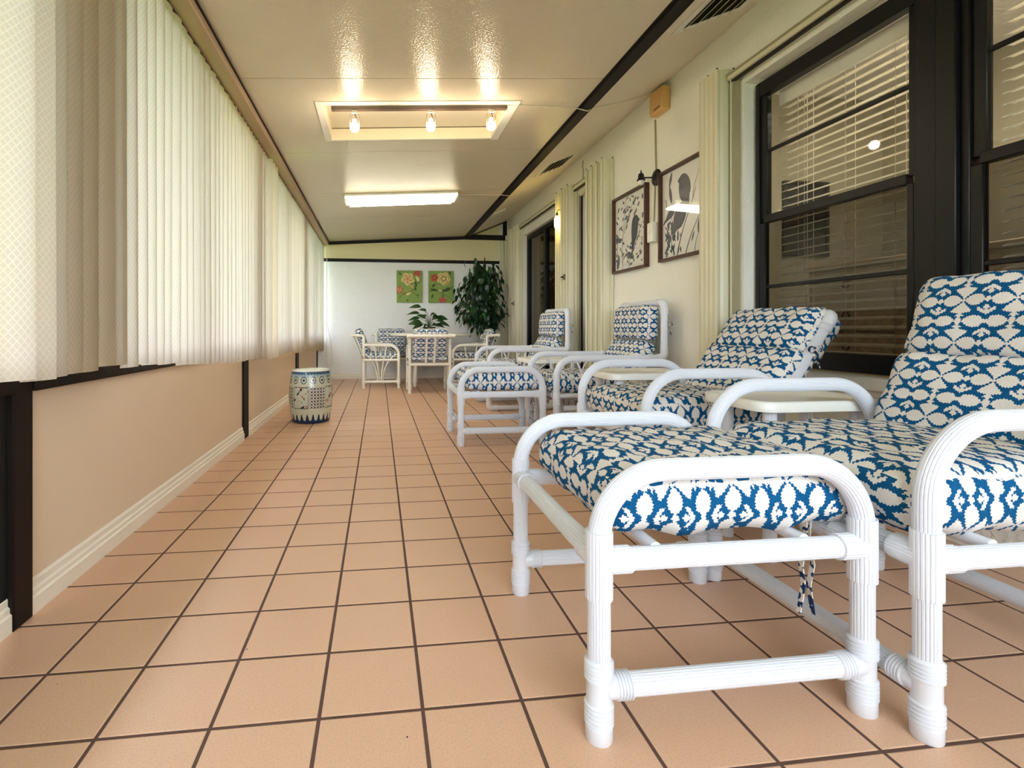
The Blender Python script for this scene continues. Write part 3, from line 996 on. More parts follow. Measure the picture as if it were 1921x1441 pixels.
def make_lounger(label, loc, W, prof, frame, uv0, D=0.57):
    t = thing('lounge_chair', label, 'chair', loc, 0, 'lounge chairs along the house wall')
    hoop_frame(t, D, W, 0.622, 0.15, 'y')
    for x in (0.16, 0.4):
        tube(t, 'support_bar', (x, -W / 2 + .01, 0.352), (x, W / 2 - .01, 0.352), circ(0.013, 14))
    cushion('seat_cushion', t, (0.58, W - 0.055, 0.12), Matrix.Translation((0.29, 0, 0.428)), 0.04, 0.024, 0.004, 18, uv0, 0, 5)
    (a, b, c_) = prof
    m, L = seg_matrix(a, b, 0.12)
    cushion('back_cushion', t, (L + 0.03, W - 0.06, 0.12), m, 0.04, 0.016, 0.004, 16, (uv0[0], uv0[1] + .03), 0, 8)
    m, L = seg_matrix(b, c_, 0.14)
    cushion('head_cushion', t, (L + 0.02, W - 0.075, 0.14), m, 0.055, 0.02, 0.004, 16, (uv0[0], uv0[1] + .064), 0, 11)
    # tilting back frame
    p0, p1 = frame
    for sy in (-1, 1):
        y = sy * (W / 2 - 0.035)
        d = (Vector((p1[0], 0, p1[1])) - Vector((p0[0], 0, p0[1]))).normalized()
        q = Vector((p1[0], y, p1[1]))
        tube(t, 'back_post', (p0[0], y, p0[1]), q - d * 0.03, SEC_P)
        e = MB()
        e.sweep(fillet([q - d * 0.05, q, q + Vector((0, -sy * 0.05, 0))], 0.024, 6), circ(RC, 20))
        e.lathe(rings(RC - .002, 0, 0.03, 4, 0.003), 20, q - d * 0.08, d)
        e.build('elbow_fitting', M_PVC, t)
        b_ = tie_bow(t, (p0[0] + (p1[0] - p0[0]) * .62, y + sy * 0.025, p0[1] + (p1[1] - p0[1]) * .62))
    tube(t, 'top_bar', (p1[0], -W / 2 + .08, p1[1]), (p1[0], W / 2 - .08, p1[1]), SEC_P)
    return t

make_lounger('nearest lounge chair, large blue and white ikat cushions, upright back', (1.035, 1.158, 0), 0.625,
             ((0.49, 0.45), (0.60, 0.705), (0.68, 0.945)), ((0.575, 0.36), (0.80, 0.90)), (0.02, 0.03))
make_lounger('lounge chair reclined far back beside the house window, no ottoman', (1.035, 2.185, 0), 0.63,
             ((0.50, 0.45), (0.68, 0.70), (0.815, 0.885)), ((0.575, 0.43), (0.845, 0.835)), (0.05, 0.0))
make_ottoman('white pipe ottoman closest to the camera with ikat cushion', (0.415, 1.19, 0), 0.538, (0.01, 0.02))
make_ottoman('white pipe ottoman midway down the room, near the porcelain stool', (0.54, 3.585, 0), 0.5, (0.04, 0.05))

def make_glider(label, loc, W, rz=0):
    t = thing('glider_chair', label, 'chair', loc, rz, 'lounge chairs along the house wall')
    D, za = 0.775, 0.577
    R2 = 0.0225; S = fluted(R2, 22, 0.0012)
    for sy in (-1, 1):
        y = sy * W / 2
        MB().sweep(fillet([(0, y, 0.28), (0, y, za), (D - 0.04, y, za)], 0.125, 12), S, up=(0, 1, 0)).build('arm', M_PVC, t, True, 35)
        tube(t, 'leg', (0, y, 0.06), (0, y, 0.30), S)
        tube(t, 'leg', (0.62, y, 0.06), (0.62, y, za), S)
        m = MB(); m.lathe([(0.0235, 0.26)] + rings(0.0245, 0.262, 0.30, 3, 0.002) + [(0.0262, 0.305), (0.0262, 0.345), (0.024, 0.35)], 24, (0, y, 0)); m.build('sleeve_fitting', M_PVC, t)
        for x, s in ((0, 1), (0.62, -1)):
            m = MB()
            m.sweep(fillet([(x, y, 0.12), (x, y, 0.0275), (x + s * 0.085, y, 0.0275)], 0.03, 6), circ(0.0272, 22))
            m.lathe(rings(0.0265, 0, 0.03, 4, 0.003), 22, (x + s * 0.05, y, 0.0275), (s, 0, 0))
            m.build('elbow_fitting', M_PVC, t)
        tube(t, 'base_rail', (0.07, y, 0.0275), (0.56, y, 0.0275), S)
        tube(t, 'seat_rail', (0.0, y, 0.325), (0.62, y, 0.325), circ(0.016, 14))
        # fan of thin rods
        bx = 0.30
        for (tx, tz, cx, cz) in ((0.02, 0.50, 0.22, 0.38), (0.14, za - .01, 0.26, 0.3), (0.27, za - .01, 0.295, 0.3), (0.36, za - .01, 0.31, 0.3), (0.5, za - .01, 0.34, 0.3), (0.615, 0.48, 0.40, 0.36)):
            pts = []
            for k in range(9):
                u = k / 8
                pts.append(((1 - u) ** 2 * bx + 2 * u * (1 - u) * cx + u * u * tx, y, (1 - u) ** 2 * 0.04 + 2 * u * (1 - u) * cz + u * u * tz))
            MB().sweep(pts, circ(0.0068, 8)).build('fan_rod', M_PVC, t)
        # joint and back post
        m = MB()
        m.sweep(fillet([(D - 0.06, y, za), (D, y, za), (D, y, za + 0.075)], 0.03, 6), circ(0.0268, 22))
        m.build('elbow_fitting', M_PVC, t)
        for xx in (D - 0.115, D - 0.19, D - 0.055):
            m = MB(); m.lathe([(0.0235, 0), (0.0285, 0.003), (0.0285, 0.024), (0.0235, 0.027)], 22, (xx, y, za), (1, 0, 0)); m.build('clip_ring', M_PVC, t)
        tube(t, 'back_post', (D, y, za + .06), (D, y, 0.93), S)
        m = MB()
        m.sweep(fillet([(D, y, 0.88), (D, y, 0.962), (D, y - sy * 0.08, 0.962)], 0.035, 6), circ(0.0268, 22)); m.build('elbow_fitting', M_PVC, t)
        tie_bow(t, (D + 0.026, y + sy * 0.012, 0.80))
    for z, x in ((0.962, D), (0.325, 0.0), (0.0275, 0.62), (0.325, 0.62)):
        tube(t, 'cross_bar', (x, -W / 2 + .05, z), (x, W / 2 - .05, z), S)
    tube(t, 'glide_bar', (0.06, -W / 2 + .03, 0.235), (0.56, -W / 2 + .03, 0.235), circ(0.02, 16))
    tube(t, 'glide_bar', (0.06, W / 2 - .03, 0.235), (0.56, W / 2 - .03, 0.235), circ(0.02, 16))
    cushion('seat_cushion', t, (0.60, W - 0.07, 0.11), Matrix.Translation((0.265, 0, 0.398)), 0.04, 0.022, 0.004, 16, (0.03, 0.01), 0, 21)
    m, L = seg_matrix((0.53, 0.47), (0.665, 0.70), 0.11)
    cushion('back_cushion', t, (L + 0.02, W - 0.09, 0.11), m, 0.035, 0.014, 0.004, 14, (0.03, 0.05), 0, 22)
    m, L = seg_matrix((0.665, 0.70), (0.675, 0.95), 0.10)
    cushion('head_cushion', t, (L, W - 0.09, 0.10), m, 0.04, 0.016, 0.004, 14, (0.03, 0.084), 0, 23)
    return t
g1 = make_glider('glider chair with fan-rod sides behind the second ottoman, under the bird prints', (1.19, 3.615, 0), 0.61)
dup(g1, (1.035, 5.03, 0), 0, 'farthest glider chair, in front of the dark sliding door')

def make_side_table(label, loc, dx, dy, H):
    t = thing('side_table', label, 'table', loc, 0, 'side tables between the lounge chairs')
    def rr(ax, ay, r, n=6):
        out = []
        for (cx, cy, a0) in ((ax - r, ay - r, 0), (-ax + r, ay - r, pi / 2), (-ax + r, -ay + r, pi), (ax - r, -ay + r, 1.5 * pi)):
            for k in range(n + 1):
                a = a0 + pi / 2 * k / n; out.append((cx + r * cos(a), cy + r * sin(a)))
        return out
    m = MB()
    lv = [(rr(dx / 2 - .006, dy / 2 - .006, .05), H - 0.036), (rr(dx / 2, dy / 2, .056), H - 0.034), (rr(dx / 2 + .002, dy / 2 + .002, .058), H - 0.006), (rr(dx / 2 - .004, dy / 2 - .004, .052), H), (rr(dx / 2 - .018, dy / 2 - .018, .045), H), (rr(dx / 2 - .022, dy / 2 - .022, .042), H - 0.004)]
    vs = []; n = len(lv[0][0]); fs = []
    for pl, z in lv: vs += [(x, y, z) for x, y in pl]
    for i in range(len(lv) - 1):
        fs += [(i * n + j, i * n + (j + 1) % n, (i + 1) * n + (j + 1) % n, (i + 1) * n + j) for j in range(n)]
    fs.append(tuple(reversed(range(n)))); fs.append(tuple(range((len(lv) - 1) * n, len(lv) * n)))
    m.add(vs, fs); m.build('table_top', M_TABLE, t, True, 50)
    for sx in (-1, 1):
        for sy in (-1, 1):
            x, y = sx * (dx / 2 - 0.075), sy * (dy / 2 - 0.06)
            tube(t, 'leg', (x, y, 0), (x, y, H - 0.034), fluted(0.0215, 20, 0.001))
    return t
make_side_table('white side table nearest the camera, between the first two lounge chairs', (1.47, 1.665, 0), 0.48, 0.33, 0.54)
make_side_table('white side table right behind the reclined lounge chair', (1.47, 2.74, 0), 0.5, 0.37, 0.54)
make_side_table('farthest small white side table, between the two glider chairs', (1.44, 4.2, 0), 0.46, 0.4, 0.53)

# ---------------------------------------------------------------- dining set
def make_dining_chair(label, loc, rz):
    t = thing('dining_chair', label, 'chair', loc, rz, 'armchairs round the dining table')
    R = 0.02; S = circ(R, 16); W = 0.53
    for sy in (-1, 1):
        y = sy * (W / 2 - R)
        MB().sweep(fillet([(0, y, 0), (0, y, 0.685), (-0.15, y, 0.695)], 0.03, 6), S).build('back_post', M_PVC2, t)
        MB().sweep(fillet([(0.0, y, 0.565), (0.457, y, 0.56), (0.457, y, 0.0)], 0.12, 10), S, up=(0, 1, 0)).build('arm', M_PVC2, t)
        MB().sweep([(0, y, 0.085), (0.457, y, 0.085)], circ(0.017, 14)).build('base_rail', M_PVC2, t)
        MB().sweep([(0, y, 0.37), (0.457, y, 0.37)], circ(0.017, 14)).build('seat_rail', M_PVC2, t)
        bx = 0.215
        for k_, (tx, tz, cx, cz) in enumerate(((0.02, 0.45, 0.17, 0.36), (0.13, 0.555, 0.19, 0.3), (0.30, 0.555, 0.24, 0.3), (0.44, 0.45, 0.26, 0.36))):
            pts = []
            b2 = bx + (k_ - 1.5) * 0.022
            for k in range(9):
                u = k / 8
                pts.append(((1 - u) ** 2 * b2 + 2 * u * (1 - u) * cx + u * u * tx, y, (1 - u) ** 2 * 0.09 + 2 * u * (1 - u) * cz + u * u * tz))
            MB().sweep(pts, circ(0.0075, 8)).build('fan_rod', M_PVC2, t)
        for (x, z0, z1) in ((0, 0.085 - .03, 0.085 + .03), (0.457, 0.055, 0.115)):
            m = MB(); m.lathe([(R, z0), (R + .004, z0 + .003), (R + .004, z1 - .003), (R, z1)], 18, (x, y, 0)); m.build('sleeve_fitting', M_PVC2, t)
        tie_bow(t, (-0.01, y + sy * 0.024, 0.40))
    yy = W / 2
    MB().sweep([(-0.15, -yy - .02, 0.695), (-0.15, yy + .02, 0.695)], S).build('top_rail', M_PVC2, t)
    MB().sweep([(-0.012, -yy + .03, 0.35), (-0.012, yy - .03, 0.35)], circ(0.018, 14)).build('back_rail', M_PVC2, t)
    MB().sweep([(0.457, -yy + .03, 0.35), (0.457, yy - .03, 0.35)], circ(0.017, 14)).build('front_rail', M_PVC2, t)
    for y in (-0.05, 0.05):
        MB().sweep([(-0.15, y, 0.69), (-0.02, y, 0.355)], circ(0.0135, 12)).build('back_rod', M_PVC2, t)
    cushion('seat_cushion', t, (0.46, W - 0.07, 0.075), Matrix.Translation((0.24, 0, 0.425)), 0.03, 0.014, 0.003, 10, (0.03, 0.02), 0, 31)
    # back cushion leaning on the rods (front of this chair is +x)
    a = Vector((0.055, 0, 0.44)); b = Vector((-0.085, 0, 0.775))
    ux = (b - a).normalized(); uy = Vector((0, 1, 0)); uz = ux.cross(uy)
    if uz.x < 0: uy = -uy; uz = ux.cross(uy)
    m = Matrix((ux, uy, uz)).transposed().to_4x4(); m.translation = (a + b) / 2
    cushion('back_cushion', t, ((b - a).length, W - 0.12, 0.075), m, 0.032, 0.012, 0.004, 12, (0.05, 0.04), 0, 32)
    return t
dc = make_dining_chair('dining armchair on the left, seen side-on, facing the dark sliding door', (-0.2, 6.95, 0), 0)
dup(dc, (0.61, 6.10, 0), pi / 2, 'dining armchair in front of the table, its back to the camera')
dup(dc, (1.44, 6.88, 0), pi - 0.05, 'dining armchair on the right of the table, below the ficus tree')
dup(dc, (0.20, 7.74, 0), -radians(78), 'dining armchair at the far left, against the back wall')

def build_dining_table():
    t = thing('dining_table', 'round white dining table under the two green canvases', 'table', (0.72, 7.06, 0))
    m = MB(); R = 0.57
    m.lathe([(R - .03, 0.682), (R, 0.686), (R + .004, 0.70), (R, 0.714), (R - .02, 0.718)], 64); m.build('table_top', M_PVC2, t)
    for k in range(4):
        a = pi / 4 + k * pi / 2
        x, y = 0.30 * cos(a), 0.30 * sin(a)
        MB().sweep([(x * 1.15, y * 1.15, 0), (x, y, 0.684)], circ(0.024, 16)).build('leg', M_PVC2, t)
    m = MB(); m.sweep([(0.2 * cos(2 * pi * k / 32), 0.2 * sin(2 * pi * k / 32), 0.3) for k in range(33)], circ(0.012, 10)); m.build('leg_ring', M_PVC2, t)
build_dining_table()

def leaf_mesh(name, L, Wd, mat, droop=0.3, fold=0.25):
    """pointed leaf along +x with a centre fold"""
    vs = []; fs = []
    n = 6
    for i in range(n + 1):
        u = i / n
        w = Wd / 2 * (sin(pi * min(1, u ** 0.8)) ** 0.9 if 0 < u < 1 else 0.02)
        z = -droop * L * u * u
        vs += [(u * L, -w, z + w * fold), (u * L, 0, z), (u * L, w, z + w * fold)]
    for i in range(n):
        a = i * 3
        fs += [(a, a + 1, a + 4, a + 3), (a + 1, a + 2, a + 5, a + 4)]
    me = bpy.data.meshes.new(name); me.from_pydata(vs, [], fs); me.materials.append(mat); me.shade_smooth()
    return me

def build_house_plant():
    t = thing('potted_plant', 'small leafy houseplant in a dark pot on the dining table', 'plant', (0.69, 7.02, 0.719))
    m = MB(); m.lathe([(0.05, 0), (0.075, 0.005), (0.095, 0.06), (0.085, 0.085), (0.07, 0.085), (0.065, 0.07)], 28)
    m.build('pot', simple('dark_ceramic', srgb(44, 40, 34), 0.35, var=0.2), t)
    MB().lathe([(0.066, 0.065), (0.064, 0.074)], 24).build('soil', simple('soil', srgb(40, 28, 20), 0.95), t)
    rnd = random.Random(4)
    big = leaf_mesh('leaf', 0.17, 0.085, M_PLANT, 0.4)
    spec = [(165, 60, .28, 1.25), (150, 40, .24, 1.3), (178, 30, .18, 1.2), (200, 12, .14, 1.3), (20, 35, .18, 1.1), (5, 8, .17, 1.1), (-20, 25, .14, 1.0), (60, 45, .16, 0.9), (100, 50, .15, 0.9), (250, 30, .13, 1.0), (290, 35, .12, 1.0), (130, 70, .20, 1.0), (270, 55, .13, .9), (320, 50, .12, .9), (40, 65, .15, .9), (220, 50, .12, .9), (185, 5, .1, 1.1), (340, -5, .12, 1.0), (300, 0, .10, 1.0), (240, 0, .10, 1.0)]
    for (az, el, ln, s) in spec:
        az = radians(az); el = radians(el)
        tip = Vector((cos(az) * cos(el) * ln * .8, sin(az) * cos(el) * ln * .6, 0.115 + max(0.0, sin(el)) * ln))
        MB().sweep([(0, 0, 0.07), (tip.x * .45, tip.y * .45, 0.07 + (tip.z - .07) * .75), tip], circ(0.003, 6)).build('stem', M_PLANT, t)
        o = link('leaf', big, t); o.location = tip; o.scale = (s * .85,) * 3
        o.rotation_euler = (rnd.choice((-1, 1)) * rnd.uniform(.5, 1.2), -el * 0.5 + rnd.uniform(-.1, .4), az + rnd.uniform(-.3, .3))
build_house_plant()

def build_ficus():
    t = thing('ficus_tree', 'tall dark green ficus tree standing in the far right corner', 'tree', (1.58, 7.52, 0))
    m = MB(); m.lathe([(0.12, 0), (0.14, 0.01), (0.17, 0.25), (0.18, 0.27), (0.165, 0.27), (0.155, 0.24)], 28)
    m.build('pot', simple('basket_brown', srgb(110, 82, 56), 0.85, var=0.3, scale=60), t)
    MB().lathe([(0.15, 0.232), (0.148, 0.243)], 24).build('soil', MATS['soil'], t)
    for ph in (0, 2.1, 4.2):
        pts = []
        for k in range(14):
            u = k / 13
            r = 0.025 + 0.04 * sin(u * pi * 1.5) ** 2
            pts.append((r * cos(ph + u * 5) - 0.05 * u, r * sin(ph + u * 5), 0.24 + 0.85 * u))
        MB().sweep(pts, circ(0.012, 8), radii=[1.2 - .5 * k / 13 for k in range(14)]).build('trunk', M_BARK, t)
    rnd = random.Random(12)
    lm = [leaf_mesh('leaf', 0.098, 0.05, M_LEAF, 0.35), leaf_mesh('leaf', 0.09, 0.046, M_LEAF2, 0.4), leaf_mesh('leaf', 0.105, 0.052, M_LEAF, 0.5)]
    def shape(z):      # crown radius by height
        z0, z1 = 0.90, 1.83
        u = (z - z0) / (z1 - z0)
        return 0.37 * (sin(pi * min(1, max(0, u * 0.86 + 0.12))) ** 0.6)
    tips = []
    for k in range(30):
        z = 0.93 + 0.86 * k / 29 + rnd.uniform(-.06, .06); a = k * 2.4
        r = shape(z) * rnd.uniform(.55, 1.12)
        tip = Vector((r * cos(a) - 0.06, max(-0.34, min(0.36, r * sin(a))), z - 0.04))
        st = Vector((-0.04, 0, min(1.3, z - 0.22)))
        mid = (st + tip) / 2 + Vector((0, 0, 0.07))
        MB().sweep([st, mid, tip], circ(0.005, 6), radii=[1.3, 1, .5]).build('branch', M_BARK, t)
        tips.append((st, mid, tip))
    MB().sweep([(-0.05, 0, 1.05), (-0.03, .01, 1.4), (-0.05, 0, 1.72)], circ(0.01, 8), radii=[1.2, .8, .4]).build('branch', M_BARK, t)
    inner = MB()
    from mathutils import Euler
    for k in range(1000):
        st, mid, tip = tips[rnd.randrange(len(tips))]
        u = rnd.uniform(.25, 1.08)
        q = st * (1 - u) ** 2 + mid * (2 * u * (1 - u)) + tip * u * u
        spread = 0.03 + 0.05 * u
        p = q + Vector((rnd.gauss(0, spread), rnd.gauss(0, spread), rnd.gauss(-.01, spread)))
        p.x = max(-0.40, min(p.x, 0.29)); p.y = max(-0.42, min(0.36, p.y))
        out = k < 280
        if out and p.y > 0.1: p.y = -p.y * .8
        a = atan2(p.y, p.x + 0.05)
        rot = (rnd.uniform(-.6, .6), rnd.uniform(0.3, 1.4), a + rnd.uniform(-.9, .9))
        s = rnd.uniform(.8, 1.2)
        if out:
            o = link('leaf', lm[k % 3], t); o.location = p; o.rotation_euler = rot; o.scale = (s, s, s)
        else:
            me = lm[k % 3]
            M = Matrix.Translation(p) @ Euler(rot).to_matrix().to_4x4() @ Matrix.Scale(s, 4)
            inner.add([(M @ v.co)[:] for v in me.vertices], [tuple(f.vertices) for f in me.polygons])
    o = inner.build('foliage', M_LEAF, t); o['kind'] = 'stuff'
build_ficus()

def build_stool():
    prof = [(0.0, 0.0), (0.145, 0.0), (0.155, 0.006), (0.158, 0.03), (0.166, 0.08), (0.176, 0.15), (0.181, 0.22), (0.178, 0.29), (0.170, 0.35), (0.161, 0.40), (0.156, 0.425), (0.150, 0.436), (0.13, 0.443), (0.05, 0.447), (0.0, 0.448)]
    t = thing('garden_stool', 'barrel-shaped blue and white porcelain garden stool by the left wall', 'stool', (-0.572, 4.40, 0), -0.55 + pi / 4)
    m = MB(); m.lathe(prof[1:-1], 72); m.build('body', mat_stool(), t, True, 60)
    boss = MB()
    for zz in (0.385, 0.055):
        pass
    m = MB(); m.lathe([(0.152, 0.428), (0.156, 0.431), (0.152, 0.436)], 64); m.build('rim', simple('porcelain_white', srgb(232, 230, 220), 0.15), t)
build_stool()

# ================================================================== HOUSE WALL: shutters, doors, blinds
def accordion(label, y0, y1, n, zt=2.30, zb=0.015, xin=1.975, handle=None, fluted_end=True):
    """folded accordion shutter: n thin blades zigzagging between the wall and the room side"""
    t = thing('accordion_shutter', label, 'shutter', (XR, (y0 + y1) / 2, 0), 0, 'folded storm shutters on the house wall')
    oy = (y0 + y1) / 2
    dy = (y1 - y0) / n
    for k in range(n):
        st = lambda q: (q // 2) * 2 * dy + (0.35 * dy if q % 2 else 0)
        ya = y0 + st(k) - oy; yb = y0 + st(k + 1) - oy
        xa, xb = (-0.012, xin - XR) if k % 2 == 0 else (xin - XR, -0.012)
        d = Vector((xb - xa, yb - ya)); nv = Vector((-d.y, d.x)).normalized() * 0.004
        # shallow ribbed blade
        seg = 6; pl = []
        for side in (1, -1):
            rng = range(seg + 1) if side == 1 else range(seg, -1, -1)
            for i in rng:
                u = i / seg
                rib = 0.006 * (1 if i in (2, 3, 4) else 0)
                q = Vector((xa, ya)) + d * u + nv * side + nv.normalized() * rib
                pl.append((q.x, q.y))
        m = MB(); m.prism(pl, zb, zt - 0.02 * (k % 2)); m.build('blade', M_SHUT, t, False)
    for k in range(n + 1):
        y = y0 + (k // 2) * 2 * dy + (0.35 * dy if k % 2 else 0) - oy; x = -0.012 if k % 2 == 0 else xin - XR
        m = MB(); m.lathe([(0.008, zb), (0.012, zb + .004), (0.012, zt - .004), (0.008, zt)], 10, (x, y, 0)); m.build('hinge_post', M_SHUT, t)
        MB().lathe([(0.005, zt), (0.005, zt + 0.012)], 8, (x, y, 0)).build('roller_pin', M_DKMETAL, t)
    # locking stile facing the opening
    if fluted_end:
        m = MB(); yb = y1 - oy
        pl = [(xin - XR - 0.012, yb - .0)]
        pl = []
        for i in range(9):
            pl.append((xin - XR - 0.010 - (0.003 if i % 2 else 0), -(y1 - y0) / 2 + (y1 - y0) * i / 8))
        pl += [(xin - XR - 0.004, (y1 - y0) / 2), (xin - XR - 0.004, -(y1 - y0) / 2)]
        m.prism(pl, zb, zt); m.build('lock_stile', M_SHUT, t, False)
    if handle:
        m = MB(); m.box(xin - XR - 0.03, handle[0] - oy - .012, handle[1] - .03, xin - XR - 0.01, handle[0] - oy + .012, handle[1] + .03, .003); m.build('handle', M_GREY, t)
        m = MB(); m.box(xin - XR - 0.05, handle[0] - oy - .005, handle[1] - .008, xin - XR - 0.03, handle[0] - oy + .03, handle[1] + .008, .003); m.build('lock_lever', M_DKMETAL, t)
    return t
accordion('folded beige accordion shutter beside the near black window', 2.75, 2.92, 4)
accordion('wide folded beige accordion shutter left of the bird prints', 4.31, 4.70, 7, fluted_end=False)
accordion('folded beige accordion shutter carrying the lit wall lamp', 5.14, 5.56, 5, fluted_end=False, handle=(5.2, 1.33))
accordion('farthest folded beige accordion shutter, beside the ficus tree', 7.22, 7.64, 5, handle=(7.25, 1.15), fluted_end=False)

def track(name, label, y0, y1, z0, z1, grp='shutter tracks above the openings'):
    t = thing(name, label, 'track', (XR, y0, 0), 0, grp)
    MB().box(-0.062, 0, z0, -0.001, y1 - y0, z1, 0.004).build('channel', M_SHUT, t)
    MB().box(-0.05, 0, z0 - .014, -0.03, y1 - y0, z0, 0.002).build('roller_slot', M_DKMETAL, t)
    MB().box(-0.068, 0, z1 - .012, -0.062, y1 - y0, z1, 0.001).build('lip', M_SHUTD, t)
track('shutter_track', 'beige shutter track above the near black window', 0.5, 2.74, 2.225, 2.262)
track('shutter_track', 'short beige shutter track above the narrow door', 4.72, 5.13, 2.235, 2.275)
track('shutter_track', 'long beige shutter track above the dark sliding door', 5.58, 7.2, 2.24, 2.275)
# vertical channel beside the near shutter
t = thing('shutter_jamb', 'beige vertical shutter channel left of the near window', 'channel', (XR, 2.705, 0))
MB().box(-0.045, 0.0, 0.52, -0.001, 0.035, 2.225, 0.003).build('channel', M_SHUTD, t)
MB().box(-0.055, 0.012, 0.52, -0.045, 0.02, 2.225, 0.001).build('lip', M_SHUT, t)

def build_doors():
    # narrow door between the shutters
    d = struct(thing_struct('door_1'))
    y0, z0, y1, z1 = DOOR
    MB().box(XR + 0.035, y0, 0, XR + 0.075, y1 - 0.02, z1 - 0.03, 0.003).build('door_leaf', simple('door_grey_white', srgb(206, 206, 206), 0.45, var=0.03), d)
    MB().box(XR + 0.02, y1 - 0.032, 0, XR + 0.035, y1 - 0.02, z1 - 0.03, 0.002).build('door_edge', M_FRAME, d)
    MB().box(XR + 0.0, y1 - 0.02, 0, XR + 0.12, y1, z1, 0.002).build('jamb', M_SHUTD, d)
    MB().box(XR + 0.0, y0, z1 - 0.03, XR + 0.12, y1 - 0.02, z1, 0.002).build('head', M_SHUT, d)
    for k in range(6):
        MB().lathe([(0.006, 0), (0.008, .002), (0.004, .006)], 10, (XR - 0.0005, y1 + 0.012, 0.45 + k * 0.28), (-1, 0, 0)).build('screw', M_WHITE, d)
    # sliding door
    s = struct(thing_struct('door_2'))
    y0, z0, y1, z1 = SLID
    MB().box(XR + 0.01, y0, 2.13, XR + 0.1, y1, z1, 0.004).build('header_board', M_WHITE, s)
    MB().box(XR + 0.06, y0, 2.075, XR + 0.12, y1, 2.13, 0.003).build('head_rail', M_FRAME, s)
    MB().box(XR + 0.05, y0, 0.0, XR + 0.12, y1, 0.03, 0.003).build('bottom_track', M_FRAME, s)
    for a, b in ((y0, y0 + 0.07), (6.36, 6.44), (y1 - 0.07, y1)):
        MB().box(XR + 0.06, a, 0.03, XR + 0.12, b, 2.075, 0.003).build('stile', M_FRAME, s)
    for a, b in ((y0 + 0.07, 6.36), (6.44, y1 - 0.07)):
        MB().box(XR + 0.085, a, 0.03, XR + 0.09, b, 2.075).build('pane', M_GLASS2, s, False)
    MB().box(XR + 0.04, y0 + .02, 0.95, XR + 0.06, y0 + .05, 1.25, .004).build('pull_handle', M_DKMETAL, s)
    # curtain behind the sliding door
    cu = thing('curtain', 'brown pleated curtain hanging behind the dark sliding door', 'curtain', (XR + 0.2, 0, 0))
    pts = []
    n = 90
    cm = simple('brown_curtain', srgb(150, 122, 84), 0.9, var=0.1)
    front = [(0.018 * sin(i * 1.15) + 0.006 * sin(i * .37), 5.62 + 1.56 * i / n) for i in range(n + 1)]
    back = [(x + 0.005, y) for x, y in reversed(front)]
    MB().prism(front + back, 0.03, 2.1).build('cloth', cm, cu)
    MB().sweep([(0, 5.6, 2.11), (0, 7.2, 2.11)], circ(0.012, 10)).build('rod', M_DKMETAL, cu)
    struct(MB().box(XR + 0.9, 4.2, -0.003, XR + 0.95, 7.6, 2.5).build('wall_house_hall', M_UPPER, None, False))
    for nm, a in (('wall_hall_near', 4.15), ('wall_hall_far', 7.6)):
        struct(MB().box(XR + 0.14, a, -0.003, XR + 0.95, a + 0.05, 2.5).build(nm, M_UPPER, None, False))
    struct(MB().box(XR + 0.14, 4.15, 2.45, XR + 0.95, 7.65, 2.5).build('ceiling_hall', M_UPPER, None, False))
    struct(MB().box(XR + 0.14, 4.15, -0.05, XR + 0.95, 7.65, -0.003).build('floor_hall', MATS['house_carpet'], None, False))
build_doors()

